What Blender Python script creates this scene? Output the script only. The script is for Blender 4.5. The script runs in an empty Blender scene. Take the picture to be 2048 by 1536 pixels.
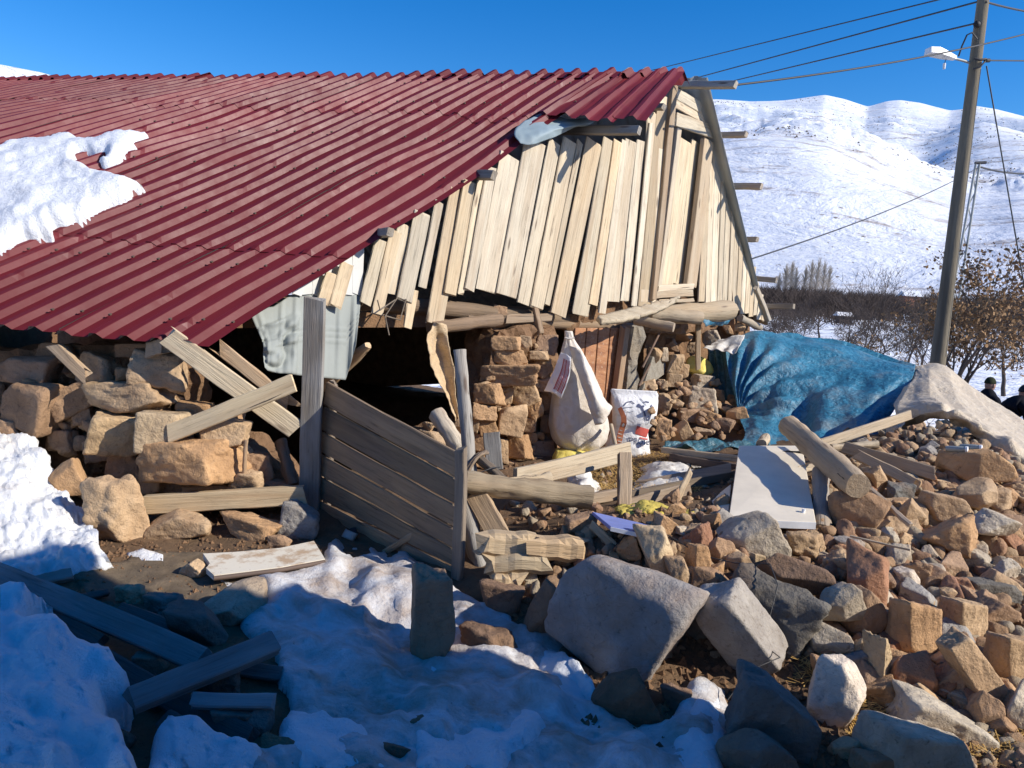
import bpy, bmesh, math, random
import numpy as np
from mathutils import Matrix, Vector
random.seed(7); RN = np.random.RandomState(11)
C = bpy.context.scene.collection
S = bpy.context.scene
# ---------------------------------------------------------------- camera
EYE = np.array([0.0, 0.0, 1.65]); FPX = 1539.0
cam = bpy.data.cameras.new('camera'); cam.sensor_width = 36; cam.lens = FPX/2048*36
cam.clip_start = .05; cam.clip_end = 9000
co = bpy.data.objects.new('camera', cam); C.objects.link(co)
CM = Matrix.Rotation(math.radians(83.26), 4, 'X') @ Matrix.Rotation(math.radians(3.3), 4, 'Z')
co.matrix_world = Matrix.Translation(EYE) @ CM
S.camera = co
RM = np.array(CM.to_3x3())
# ---------------------------------------------------------------- light
SUNV = np.array([.812, -.276, .515]); SUNV /= np.linalg.norm(SUNV)
w = bpy.data.worlds.new('World'); S.world = w; w.use_nodes = True
wn = w.node_tree; bg = wn.nodes['Background']
sk = wn.nodes.new('ShaderNodeTexSky'); sk.sky_type = 'NISHITA'; sk.sun_disc = False
sk.sun_elevation = math.asin(SUNV[2]); sk.sun_rotation = math.atan2(SUNV[0], SUNV[1])
sk.altitude = 0; sk.air_density = 1.0; sk.dust_density = 0.0; sk.ozone_density = 4.5
hs = wn.nodes.new('ShaderNodeHueSaturation'); hs.inputs['Saturation'].default_value = 1.36; hs.inputs['Hue'].default_value = .509
wn.links.new(sk.outputs[0], hs.inputs['Color']); wn.links.new(hs.outputs[0], bg.inputs[0]); bg.inputs[1].default_value = .135
sl = bpy.data.lights.new('sun', 'SUN'); sl.energy = 5.0; sl.angle = math.radians(.53); sl.color = (1, .93, .82)
so = bpy.data.objects.new('sun', sl); C.objects.link(so)
so.matrix_world = Matrix.Translation((8, -4, 9)) @ Vector(SUNV).to_track_quat('Z', 'Y').to_matrix().to_4x4()
vs = S.view_settings; vs.view_transform = 'Standard'; vs.look = 'None'; vs.exposure = 0.32; vs.gamma = 1; vs.use_curve_mapping = False
# ---------------------------------------------------------------- helpers
def ray(px, py): return RM @ np.array([(px-1024)/FPX, (768-py)/FPX, -1.0])
def P(px, py, Y):
    r = ray(px, py); return EYE + r*(Y/r[1])
def plane_hit(px, py, p0, n):
    r = ray(px, py); return EYE + r*(np.dot(p0-EYE, n)/np.dot(r, n))
def rays(px, py):
    d = np.stack([(np.asarray(px, float)-1024)/FPX, (768-np.asarray(py, float))/FPX, -np.ones_like(px, float)], -1)
    return d @ RM.T
def proj(p):
    q = RM.T @ (np.asarray(p)-EYE); return 1024+FPX*q[0]/-q[2], 768-FPX*q[1]/-q[2]
def unit(v): v = np.asarray(v, float); return v/(np.linalg.norm(v)+1e-12)
def _h(i, j, k, s):
    n = (i*374761393 + j*668265263 + k*2147483647 + s*1274126177) & 0xffffffff
    n = ((n ^ (n >> 13))*1274126177) & 0xffffffff
    n = ((n ^ (n >> 15))*2246822519) & 0xffffffff
    return ((n ^ (n >> 16)) & 0xffffff)/float(0xffffff)
def vn(p, s=0):
    p = np.asarray(p, float); f = np.floor(p); i = f.astype(np.int64); t = p-f; t = t*t*t*(t*(t*6-15)+10)
    x, y, z = i[..., 0], i[..., 1], i[..., 2]; a, b, c = t[..., 0], t[..., 1], t[..., 2]
    def L(u, v, q): return u+(v-u)*q
    r = L(L(L(_h(x, y, z, s), _h(x+1, y, z, s), a), L(_h(x, y+1, z, s), _h(x+1, y+1, z, s), a), b),
          L(L(_h(x, y, z+1, s), _h(x+1, y, z+1, s), a), L(_h(x, y+1, z+1, s), _h(x+1, y+1, z+1, s), a), b), c)
    return r*2-1
def fbm(p, o=4, s=0, g=.5):
    p = np.asarray(p, float); r = 0; a = 1
    for k in range(o): r = r+a*vn(p*(2.03**k)+17.3*k, s+k); a *= g
    return r
def xy3(x, y, z=0.0):
    x = np.asarray(x, float); return np.stack([x, np.broadcast_to(y, x.shape), np.full(x.shape, z)], -1)
def sm(a, b, x): t = np.clip((x-a)/(b-a), 0, 1); return t*t*(3-2*t)
W = {}
def mesh(name, v, f, smooth=True):
    m = bpy.data.meshes.new(name); m.from_pydata([tuple(map(float, q)) for q in v], [], [tuple(int(k) for k in q) for q in f]); m.update()
    if smooth: m.polygons.foreach_set('use_smooth', [True]*len(m.polygons))
    return m
def put(name, me, mat=None, parent=None, M=None, label=None, cat=None, group=None, kind=None, col=None):
    o = bpy.data.objects.new(name, me); C.objects.link(o)
    M = M if M is not None else Matrix.Identity(4)
    o.matrix_basis = M; W[o] = M
    if mat is not None and not me.materials: me.materials.append(mat)
    if parent is not None:
        o.parent = parent; o.matrix_parent_inverse = W[parent].inverted()
    if label: o['label'] = label
    if cat: o['category'] = cat
    if group: o['group'] = group
    if kind: o['kind'] = kind
    if col is not None: o.color = (*col, 1)
    return o
def thing(name, loc, label, cat, group=None):
    o = bpy.data.objects.new(name, None); C.objects.link(o); o.empty_display_size = .1
    M = Matrix.Translation(Vector(loc)); o.matrix_basis = M; W[o] = M
    o['label'] = label; o['category'] = cat
    if group: o['group'] = group
    return o
def grid_faces(nu, nv, wrap=False):
    f = []
    for i in range(nu-1):
        for j in range(nv if wrap else nv-1):
            k = (j+1) % nv; f.append((i*nv+j, i*nv+k, (i+1)*nv+k, (i+1)*nv+j))
    return f
def frame(p0, p1, up):
    """matrix whose X runs p0->p1, Z close to up"""
    x = unit(np.subtract(p1, p0)); u = np.asarray(up, float); z = unit(u-x*np.dot(u, x)); y = np.cross(z, x)
    m = Matrix(((x[0], y[0], z[0], p0[0]), (x[1], y[1], z[1], p0[1]), (x[2], y[2], z[2], p0[2]), (0, 0, 0, 1)))
    return m
VIEW = np.array([0, -1, .1])
def plank_mesh(L, wd, th, seed=0, bow=.01, rag=.03, taper=0, warp=.004, seg=9, cham=.006):
    """board along +X, width in Y, thickness in Z, ragged ends, chamfered edges"""
    r = np.random.RandomState(seed+1); c = min(cham, th*.3, wd*.3)
    w2, t2 = wd/2, th/2
    cs = [(-w2+c, -t2), (w2-c, -t2), (w2, -t2+c), (w2, t2-c), (w2-c, t2), (-w2+c, t2), (-w2, t2-c), (-w2, -t2+c)]
    v = []; e0 = r.uniform(-1, 1, 8)*rag; e1 = r.uniform(-1, 1, 8)*rag
    b1, b2 = r.uniform(-bow, bow), r.uniform(-bow, bow); n1 = r.uniform(0, 50)
    for i in range(seg+1):
        t = i/seg; x = t*L
        for k, (y, z) in enumerate(cs):
            xx = x+(e0[k] if i == 0 else 0)+(e1[k] if i == seg else 0)
            sc = 1-taper*t
            wob = vn(np.array([t*5+n1, k//4*3.1, seed*.7]))*warp
            v.append((xx, y*sc+b1*math.sin(math.pi*t)*L*.5+wob, z+b2*math.sin(math.pi*t)*L*.5+wob*.6))
    f = grid_faces(seg+1, 8, True)
    f.append(tuple(range(7, -1, -1))); n = seg*8; f.append(tuple(range(n, n+8)))
    m = mesh('plank', v, f, False); return m
NP = [0]
def plank(name, p0, p1, wd, th, face=VIEW, mat=None, parent=None, col=(.5, .4, .28), label=None, cat=None, group=None, **k):
    """face = direction the broad side looks at"""
    NP[0] += 1
    L = float(np.linalg.norm(np.subtract(p1, p0)))
    me = plank_mesh(L, wd, th, seed=NP[0], **k)
    return put(name, me, mat or MT['wood'], parent, frame(p0, p1, face), label, cat, group, col=col)
def tube_mesh(pts, rad, ns=12, rough=.0, seed=0, cap=True, flat=1.0, freq=3.0):
    pts = [np.asarray(p, float) for p in pts]; n = len(pts); v = []
    prev = None
    for i in range(n):
        t = unit(pts[min(i+1, n-1)]-pts[max(i-1, 0)])
        a = prev if prev is not None else (np.array([0, 0, 1.]) if abs(t[2]) < .9 else np.array([1., 0, 0]))
        u = unit(a-t*np.dot(a, t)); b = np.cross(t, u); prev = u
        r = rad[i] if hasattr(rad, '__len__') else rad
        for k in range(ns):
            an = 2*math.pi*k/ns; d = u*math.cos(an)+b*math.sin(an)*flat
            rr = r
            if rough: rr = r*(1+rough*float(fbm(np.array([math.cos(an)*1.2+seed, math.sin(an)*1.2, i*freq/n]), 2))+rough*.45*float(vn(np.array([math.cos(an)*5+seed, math.sin(an)*5, i*.35]), 3)))
            v.append(pts[i]+d*rr)
    f = grid_faces(n, ns, True)
    if cap:
        k0 = len(v); v += v[:ns]+v[(n-1)*ns:n*ns]; f.append(tuple(range(k0+ns-1, k0-1, -1))); f.append(tuple(range(k0+ns, k0+2*ns)))
    return v, f
def tube(name, pts, rad, mat, parent=None, ns=12, rough=0., seed=0, smooth=True, local=True, **k):
    pts = [np.asarray(p, float) for p in pts]
    o = pts[0]; d = unit(pts[-1]-pts[0])
    up = VIEW if abs(np.dot(d, unit(VIEW))) < .95 else np.array([0, 0, 1.])
    M = frame(o, pts[-1], up) if local else Matrix.Translation(Vector(o))
    Mi = np.array(M.inverted()); q = [(Mi @ np.append(p, 1))[:3] for p in pts]
    fl = k.pop('flat', 1.0); fr = k.pop('freq', 3.0)
    v, f = tube_mesh(q, rad, ns, rough, seed, flat=fl, freq=fr)
    return put(name, mesh(name, v, f, smooth), mat, parent, M, **k)
def lerp(a, b, n): return [np.asarray(a)+(np.asarray(b)-np.asarray(a))*i/(n-1) for i in range(n)]
def cr(net, nu, nv):
    """Catmull-Rom surface through a net [rows][cols] of points"""
    A = np.asarray(net, float)
    def along(A, n):
        m = len(A); B = np.concatenate([[2*A[0]-A[1]], A, [2*A[-1]-A[-2]]]); out = []
        for s in np.linspace(0, m-1, n):
            i = min(int(s), m-2); t = s-i; p0, p1, p2, p3 = B[i:i+4]
            out.append(.5*(2*p1+(p2-p0)*t+(2*p0-5*p1+4*p2-p3)*t*t+(3*p1-p0-3*p2+p3)*t**3))
        return np.array(out)
    A = along(A, nu); A = along(A.transpose(1, 0, 2), nv).transpose(1, 0, 2)
    return A
def normals(A):
    du = np.gradient(A, axis=0); dv = np.gradient(A, axis=1); n = np.cross(dv, du)
    return n/(np.linalg.norm(n, axis=2, keepdims=True)+1e-9)
def sheet(name, A, mat, parent=None, thick=0, smooth=True, **k):
    nu, nv = A.shape[:2]; f = grid_faces(nu, nv); v = A.reshape(-1, 3)
    if thick:
        N = normals(A).reshape(-1, 3); n = nu*nv; v = np.concatenate([v, v-N*thick])
        f2 = [tuple(q+n for q in reversed(x)) for x in f]
        e = []
        ring = [j for j in range(nv)]+[i*nv+nv-1 for i in range(1, nu)]+[(nu-1)*nv+j for j in range(nv-2, -1, -1)]+[i*nv for i in range(nu-2, 0, -1)]
        for a, b in zip(ring, ring[1:]+ring[:1]): e.append((b, a, a+n, b+n))
        f = f+f2+e
    c = v.mean(0) if len(v) else np.zeros(3)
    return put(name, mesh(name, v-c, f, smooth), mat, parent, Matrix.Translation(Vector(c)), **k)
def quadbox(name, q, thick, mat, parent=None, n=None, **k):
    """slab from 4 corner points, extruded thick along -n"""
    q = [np.asarray(p, float) for p in q]
    nn = unit(np.cross(q[1]-q[0], q[3]-q[0])) if n is None else unit(n)
    if n is None and np.dot(nn, EYE-q[0]) < 0: nn = -nn
    c = sum(q)/4; v = [p-c for p in q]+[p-c-nn*thick for p in q]
    f = [(0, 1, 2, 3), (7, 6, 5, 4), (0, 4, 5, 1), (1, 5, 6, 2), (2, 6, 7, 3), (3, 7, 4, 0)]
    x = unit(q[1]-q[0]); z = nn; y = np.cross(z, x); M = Matrix(((x[0], y[0], z[0], c[0]), (x[1], y[1], z[1], c[1]), (x[2], y[2], z[2], c[2]), (0, 0, 0, 1)))
    R = np.stack([x, y, z]); v = [R @ p for p in v]
    bm = bmesh.new(); bv = [bm.verts.new(p) for p in v]
    for g in f: bm.faces.new([bv[i] for i in g])
    bmesh.ops.recalc_face_normals(bm, faces=bm.faces)
    bmesh.ops.bevel(bm, geom=list(bm.edges), offset=min(thick*.2, .004), segments=1, affect='EDGES')
    m = bpy.data.meshes.new(name); bm.to_mesh(m); bm.free()
    return put(name, m, mat, parent, M, **k)
def inpoly(x, y, poly):
    x = np.asarray(x, float); ins = np.zeros(x.shape, bool); d = np.full(x.shape, 1e9); n = len(poly)
    for i in range(n):
        x0, y0 = poly[i]; x1, y1 = poly[(i+1) % n]
        c = ((y0 > y) != (y1 > y)) & (x < (x1-x0)*(y-y0)/((y1-y0) or 1e-9)+x0); ins ^= c
        dx, dy = x1-x0, y1-y0; t = np.clip(((x-x0)*dx+(y-y0)*dy)/(dx*dx+dy*dy+1e-9), 0, 1)
        d = np.minimum(d, np.hypot(x-x0-t*dx, y-y0-t*dy))
    return np.where(ins, d, -d)
# ---------------------------------------------------------------- materials
MT = {}
class N:
    def __init__(s, name):
        s.m = bpy.data.materials.new(name); s.m.use_nodes = True; s.t = s.m.node_tree; s.b = s.t.nodes['Principled BSDF']; MT[name] = s.m
    def n(s, ty, **k):
        x = s.t.nodes.new('ShaderNode'+ty)
        for a, b in k.items():
            if a.startswith('i_'):
                key = a[2:]; key = int(key) if key.isdigit() else key.replace('_', ' ')
                if hasattr(b, 'is_output') or isinstance(b, bpy.types.NodeSocket): s.t.links.new(b, x.inputs[key])
                else: x.inputs[key].default_value = b
            else: setattr(x, a, b)
        return x
    def l(s, a, b): s.t.links.new(a, b)
    def set(s, key, v):
        if isinstance(v, bpy.types.NodeSocket): s.l(v, s.b.inputs[key])
        else: s.b.inputs[key].default_value = v
    def noise(s, vec, scale, detail=4, rough=.55, dist=0):
        return s.n('TexNoise', i_Vector=vec, i_Scale=scale, i_Detail=detail, i_Roughness=rough, i_Distortion=dist).outputs[0]
    def ramp(s, fac, stops):
        r = s.n('ValToRGB', i_Fac=fac); e = r.color_ramp.elements
        while len(e) < len(stops): e.new(.5)
        for x, (p, c) in zip(e, stops):
            x.position = p; x.color = (c, c, c, 1) if not hasattr(c, '__len__') else (*c, 1)
        return r.outputs[0]
    def mix(s, fac, a, b, mode='MIX'):
        x = s.n('Mix', data_type='RGBA', blend_type=mode)
        for q, v in ((0, fac), (6, a), (7, b)):
            if isinstance(v, bpy.types.NodeSocket): s.l(v, x.inputs[q])
            else: x.inputs[q].default_value = v if q == 0 else (*v, 1)
        return x.outputs[2]
    def bump(s, h, dist, st=1.0, prev=None):
        b = s.n('Bump', i_Height=h, i_Distance=dist, i_Strength=st)
        if prev is not None: s.l(prev, b.inputs['Normal'])
        return b.outputs[0]
    def pos(s): return s.n('NewGeometry').outputs['Position']
    def obj(s): return s.n('TexCoord').outputs['Object']
    def oi(s): return s.n('ObjectInfo')
    def sc(s, v, k): return s.n('VectorMath', operation='MULTIPLY', i_0=v, i_1=k).outputs[0]
    def add(s, v, q): return s.n('VectorMath', operation='ADD', i_0=v, i_1=q).outputs[0]

def m_wood(name, rough=.75, grain=1.0, stain=(.33, .2, .1), grey=(.3, .28, .25), greyamt=.5):
    n = N(name); oi = n.oi(); rnd = n.n('CombineXYZ', i_0=oi.outputs['Random'], i_1=oi.outputs['Random'], i_2=oi.outputs['Random']).outputs[0]
    v = n.add(n.obj(), n.sc(rnd, (37, 13, 7)))
    g = n.noise(n.sc(v, (1.6, 34, 34)), 1.6, 6, .65, .6)
    g2 = n.noise(n.sc(v, (.8, 9, 9)), 1.2, 3, .5, .8)
    big = n.noise(n.sc(v, (1.5, 4, 4)), 1.4, 3)
    col = n.mix(n.ramp(g2, [(.45, 0.), (.75, .5)]), oi.outputs['Color'], stain)
    col = n.mix(n.ramp(big, [(.42, 0.), (.66, greyamt)]), col, grey)
    dark = n.ramp(g, [(.27, .45), (.43, .93), (.7, 1.1)])
    col = n.mix(grain, col, dark, 'MULTIPLY')
    ck = n.noise(n.sc(v, (.55, 16, 16)), 1.9, 5, .7, .35); ckf = n.ramp(ck, [(.315, 1.), (.35, 0.)])
    col = n.mix(ckf, col, (.06, .04, .025))
    dirt = n.noise(n.sc(v, (3, 6, 6)), 2.4, 6, .7); col = n.mix(n.ramp(dirt, [(.56, 0.), (.76, .35)]), col, (.22, .14, .08))
    kn = n.n('TexVoronoi', i_Vector=n.sc(v, (1.5, 7, 7)), i_Scale=1.1).outputs['Distance']
    col = n.mix(n.ramp(kn, [(.06, .75), (.13, 0.)]), col, (.09, .05, .03))
    tint = n.ramp(oi.outputs['Random'], [(0, .8), (1, 1.12)])
    col = n.mix(1.0, col, tint, 'MULTIPLY')
    n.set('Base Color', col); n.set('Roughness', rough)
    n.set('Normal', n.bump(g, .008, 1., n.bump(ckf, .006, -.8)))
m_wood('wood', .75, 1., (.36, .22, .11), (.42, .36, .27), .32); m_wood('wood_grey', .85, 1., (.2, .16, .12), (.33, .32, .3), .7)
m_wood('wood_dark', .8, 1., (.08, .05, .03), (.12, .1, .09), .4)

def m_rock(name):
    n = N(name); oi = n.oi(); p = n.add(n.pos(), n.sc(n.n('CombineXYZ', i_0=oi.outputs['Random'], i_1=oi.outputs['Random']).outputs[0], (9, 5, 0)))
    a = n.noise(p, 5, 6, .65); b = n.noise(p, 26, 6, .7); c = n.noise(p, 2.2, 3, .5, 1.)
    col = n.mix(n.ramp(a, [(.3, 0.), (.72, 1.)]), n.mix(1., oi.outputs['Color'], (.68, .62, .58), 'MULTIPLY'), n.mix(1., oi.outputs['Color'], (1.25, 1.2, 1.15), 'MULTIPLY'))
    col = n.mix(n.ramp(c, [(.48, 0.), (.64, .32)]), col, (.33, .19, .1))
    col = n.mix(n.ramp(b, [(.26, .85), (.42, 0.)]), col, (.1, .065, .04))
    wv = n.n('TexVoronoi', i_Vector=n.sc(p, (1, 1, 2.2)), i_Scale=7., feature='DISTANCE_TO_EDGE').outputs['Distance']
    col = n.mix(n.ramp(wv, [(.0, .16), (.03, 0.)]), col, (.07, .045, .03))
    n.set('Base Color', col); n.set('Roughness', .92); n.set('Specular IOR Level', .25)
    b1 = n.bump(a, .05, .8); b2 = n.bump(b, .016, .9, b1); n.set('Normal', b2)
m_rock('rock')

def m_earth(name, c0, c1, c2, bump=.03, sc=6):
    n = N(name); p = n.pos(); a = n.noise(p, sc, 8, .7); b = n.noise(p, sc*7, 5, .7); c = n.noise(p, 1.3, 4, .6)
    col = n.mix(n.ramp(a, [(.35, 0.), (.68, 1.)]), c0, c1); col = n.mix(n.ramp(c, [(.5, 0.), (.62, .8)]), col, c2)
    col = n.mix(n.ramp(b, [(.25, .8), (.42, 0.)]), col, tuple(x*.35 for x in c0))
    n.set('Base Color', col); n.set('Roughness', .95); n.set('Specular IOR Level', .2)
    n.set('Normal', n.bump(b, bump*.45, .8, n.bump(a, bump, .9)))
m_earth('earth', (.11, .068, .04), (.2, .125, .072), (.15, .1, .06))
m_earth('mud', (.17, .098, .055), (.32, .19, .105), (.25, .15, .085), .04, 9)
m_earth('wet', (.115, .085, .055), (.2, .15, .1), (.16, .125, .085), .012, 9)
m_earth('concrete', (.24, .21, .17), (.36, .33, .27), (.3, .24, .17), .03, 14)

def m_snow(name, dirt=0., tint=(.88, .9, .93), dcol=(.36, .26, .19), thr=.5):
    n = N(name); p = n.pos(); a = n.noise(p, 4, 6, .6); b = n.noise(p, 70, 6, .75)
    col = n.mix(n.ramp(a, [(.3, 0.), (.7, 1.)]), tuple(x*.9 for x in tint), tint)
    if dirt:
        d = n.noise(n.sc(p, (1, 1.3, 1)), 3.2, 8, .68, .5); col = n.mix(n.ramp(d, [(thr-.06, 0.), (thr+.2, dirt)]), col, dcol)
        d2 = n.noise(p, 40, 4, .7); col = n.mix(n.ramp(d2, [(.22, dirt), (.36, 0.)]), col, (.12, .08, .05))
    n.set('Base Color', col); n.set('Roughness', .6); n.set('Specular IOR Level', .3)
    n.set('Subsurface Weight', .0)
    n.set('Normal', n.bump(b, .012, .9, n.bump(n.noise(p, 14, 5, .6), .03, .7)))
m_snow('snow', .3, (.8, .82, .85), (.5, .45, .4), .58); m_snow('snow_dirty', .85, (.74, .75, .77), thr=.43); m_snow('snow_edge', .45, (.86, .87, .88), (.5, .38, .26), .56)

def m_plain(name, col, rough=.6, metal=0., bump=0., sc=30, var=.15, spec=.5, use_obj=False, stretch=(1, 1, 1)):
    n = N(name); p = n.sc(n.obj() if use_obj else n.pos(), stretch); a = n.noise(p, sc, 5, .6); b = n.noise(p, sc*.12, 4, .6)
    c = n.mix(n.ramp(b, [(.35, 0.), (.7, 1.)]), tuple(x*(1-var) for x in col), tuple(min(1, x*(1+var)) for x in col))
    n.set('Base Color', c); n.set('Roughness', rough); n.set('Metallic', metal); n.set('Specular IOR Level', spec)
    if bump: n.set('Normal', n.bump(a, bump, .8))
    return n
# red painted sheet, grey primer on its underside
n = N('red_sheet'); p = n.pos(); a = n.noise(p, 1.6, 4, .6); d = n.noise(n.sc(p, (5, 5, 5)), 1, 6, .7); f = n.noise(p, 60, 3, .6)
c = n.mix(n.ramp(a, [(.35, 0.), (.7, 1.)]), (.125, .013, .017), (.15, .016, .02)); c = n.mix(n.ramp(d, [(.6, 0.), (.85, .12)]), c, (.25, .1, .08))
c = n.mix(1., c, n.ramp(n.oi().outputs['Random'], [(0, .82), (1, 1.15)]), 'MULTIPLY')
geo = n.n('NewGeometry'); c = n.mix(geo.outputs['Backfacing'], c, (.16, .17, .17))
n.set('Base Color', c); n.set('Roughness', n.ramp(d, [(.3, .42), (.8, .6)])); n.set('Specular IOR Level', .28)
n.set('Normal', n.bump(a, .02, .1, n.bump(f, .001, .2)))
m_plain('galv', (.36, .38, .38), .42, .75, .004, 12, .2); m_plain('galv_dull', (.33, .34, .32), .6, .25, .004, 12, .2)
m_plain('flash', (.24, .31, .34), .65, 0, .006, 10, .2)
m_plain('white_metal', (.27, .29, .27), .75, 0., .003, 18, .1); m_plain('white_pvc', (.6, .6, .57), .45, 0, .001, 20, .06)
m_plain('laminate', (.72, .64, .51), .5, 0, .001, 40, .08); m_plain('dark_edge', (.12, .08, .06), .7)
n = N('old_laminate'); p = n.pos(); a = n.noise(p, 7, 6, .7); b = n.noise(p, 40, 4, .7)
c = n.mix(n.ramp(a, [(.5, 0.), (.62, .75)]), (.72, .66, .54), (.4, .24, .12)); c = n.mix(n.ramp(b, [(.28, .8), (.38, 0.)]), c, (.15, .09, .05)); n.set('Base Color', c); n.set('Roughness', .6)
def m_cloth(name, col, col2, rough=.55, wsc=9., b1=.02, dirt=(.4, .3, .2), damt=.25, spec=.4, weave=260):
    n = N(name); p = n.pos(); a = n.noise(p, wsc, 5, .6, 1.2); b = n.noise(p, 3., 6, .65); d = n.noise(n.sc(p, (weave, weave, weave)), 1, 1, .5)
    c = n.mix(n.ramp(a, [(.35, 0.), (.7, 1.)]), col, col2); c = n.mix(n.ramp(b, [(.5, 0.), (.75, damt)]), c, dirt)
    n.set('Base Color', c); n.set('Roughness', rough); n.set('Specular IOR Level', spec)
    n.set('Normal', n.bump(d, .001, .3, n.bump(a, b1, .7)))
    return n
m_cloth('sack', (.6, .53, .44), (.7, .64, .56)); m_cloth('sack_white', (.78, .78, .78), (.84, .83, .82), damt=.12)
m_cloth('sack_dirty', (.62, .57, .48), (.76, .74, .7), damt=.6); m_cloth('yellow_sack', (.72, .56, .1), (.78, .66, .2), damt=.2)
m_cloth('tarp_blue', (.015, .11, .19), (.055, .25, .38), .48, 16, .035, (.22, .26, .27), .75, .45)
m_cloth('tarp_white', (.48, .39, .27), (.6, .51, .38), .5, 11, .04, (.45, .33, .22), .45, .4)
m_cloth('tarp_teal', (.02, .09, .11), (.08, .22, .28), .4, 14, .05, (.2, .2, .18), .5, .6)
m_plain('bark', (.2, .16, .12), .9, 0, .02, 14, .3); m_plain('twig', (.07, .052, .043), .95, 0, 0, 5, .25); m_plain('twig_pale', (.38, .33, .27), .95, 0, 0, 5, .2)
m_plain('leaf', (.28, .17, .085), .8, 0, 0, 3, .45, .2)
m_plain('pole', (.2, .17, .12), .85, 0, .01, 6, .25, .2, True, (1, 12, 12)); m_plain('wire', (.03, .03, .032), .6); m_plain('lamp', (.72, .72, .7), .4)
m_plain('black', (.012, .012, .014), .7); m_plain('cloth_black', (.01, .011, .016), .85, 0, .004, 60, .3, .1); m_plain('cap_green', (.035, .04, .022), .95, 0, .004, 90, .3, .1)
m_plain('skin', (.36, .2, .14), .55); m_plain('hair', (.015, .012, .01), .7); m_plain('shirt', (.25, .23, .2), .85, 0, .003, 60, .2, .1)
m_plain('blue_board', (.17, .22, .5), .5, 0, .001, 30, .15); m_plain('white_edge', (.78, .8, .82), .5)
m_plain('foam', (.56, .44, .1), .95, 0, .01, 80, .25, .2); m_plain('ink_blue', (.07, .08, .15), .6); m_plain('ink_red', (.55, .1, .08), .6); m_plain('ink_orange', (.6, .2, .09), .6); m_plain('ink_grey', (.3, .31, .35), .6)
m_plain('straw', (.5, .31, .1), .9, 0, .0, 20, .35, .2); m_plain('shrub', (.075, .058, .05), .95, 0, 0, .6, .3, .1); m_plain('hillshrub', (.16, .13, .1), .95, 0, 0, .3, .3, .1)
m_plain('glass', (.3, .32, .3), .12, 0, 0, 20, .1); m_plain('brick_house', (.42, .18, .1), .9, 0, 0, 2, .2); m_plain('plaster', (.42, .36, .29), .9, 0, .01, 6, .15)
# rusty orange door
n = N('rust'); p = n.obj(); a = n.noise(n.sc(p, (1, 6, 6)), 3., 7, .7, .6); b = n.noise(p, 22, 6, .7)
c = n.mix(n.ramp(a, [(.4, 0.), (.6, 1.)]), (.26, .11, .05), (.42, .2, .09)); c = n.mix(n.ramp(b, [(.55, 0.), (.68, .7)]), c, (.5, .38, .27)); n.set('Base Color', c); n.set('Roughness', .7); n.set('Normal', n.bump(a, .006, .7))
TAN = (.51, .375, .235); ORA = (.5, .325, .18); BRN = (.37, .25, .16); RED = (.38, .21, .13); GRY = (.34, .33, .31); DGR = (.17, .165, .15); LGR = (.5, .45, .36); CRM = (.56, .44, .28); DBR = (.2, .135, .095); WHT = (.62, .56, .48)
# ---------------------------------------------------------------- ground
gp_ = [(-3, -2, 0), (0, -2, 0), (4, -2, 0), (-3, 1.5, 0), (0, 1.5, 0), (2.2, 1.5, -.02), (4, 1.5, 0), (-6, 3, .05), (-2.5, 3, 0), (-1, 3, 0), (-3, 4.2, .02), (-1.6, 4.2, .02), (-.4, 4.2, 0), (-5, 5, .1), (-2.2, 5.1, .06), (-1.2, 5.1, .1),
       (-8, 6, .1), (-5, 8, .1), (-2, 8, .1), (-.5, 6.2, .08), (.6, 7, .08), (1.2, 7.8, .06), (-.2, 5.2, .04), (.4, 5.4, .12), (.9, 6.2, .1), (2.4, 8.6, .2), (-4, 12, .1), (0, 12, .0)]
gq_ = [(1130, 1310, 3.62), (1300, 1370, 3.32), (1080, 1130, 4.25), (1200, 1110, 4.2), (1300, 1075, 4.25), (1450, 1090, 4.3), (1560, 1536, 2.75), (1420, 1400, 3.3), (1700, 1300, 3.6), (1700, 1150, 4.3), (1700, 1010, 5.15), (1700, 920, 6.3),
       (1900, 1300, 3.7), (1900, 1110, 4.75), (1900, 965, 5.75), (1900, 870, 6.8), (2040, 960, 6.), (2040, 1200, 4.25), (2300, 1000, 6.2), (2300, 1300, 4.2), (1900, 1500, 3.02), (1700, 1500, 2.98), (2150, 1500, 3.05), (1520, 1000, 5.2)]
gc = [list(p) for p in gp_]+[list(P(*q)) for q in gq_]+[[3.2, 9.5, .3], [5, 9, .05], [6.5, 8, .0], [4.6, 7.6, .2], [2.2, 10.4, .3], [4, 12.5, -.1], [7, 12.5, -.2], [4, 16, -.9], [9, 16, -.9], [-3, 16, -.3], [9, 5, .2], [9, 1, 0], [-12, 1, .1], [-12, 9, .2]]
gc = np.array(gc)
def _U(r2): return np.where(r2 > 1e-12, r2*np.log(r2+1e-12), 0)
_n = len(gc); K = _U(((gc[:, None, :2]-gc[None, :, :2])**2).sum(-1))+np.eye(_n)*.02
A_ = np.zeros((_n+3, _n+3)); A_[:_n, :_n] = K; A_[:_n, _n] = 1; A_[:_n, _n+1:] = gc[:, :2]; A_[_n:, :_n] = A_[:_n, _n:].T
tw = np.linalg.solve(A_, np.append(gc[:, 2], [0, 0, 0]))
GX = np.arange(-13, 10.01, .075); GYs = np.arange(-6, 16.01, .075)
_gx, _gy = np.meshgrid(GX, GYs, indexing='ij')
GZ = tw[_n]+tw[_n+1]*_gx+tw[_n+2]*_gy
for i in range(_n): GZ += tw[i]*_U((_gx-gc[i, 0])**2+(_gy-gc[i, 1])**2)
GZ = np.clip(GZ, -1.4, 1.0)
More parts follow.
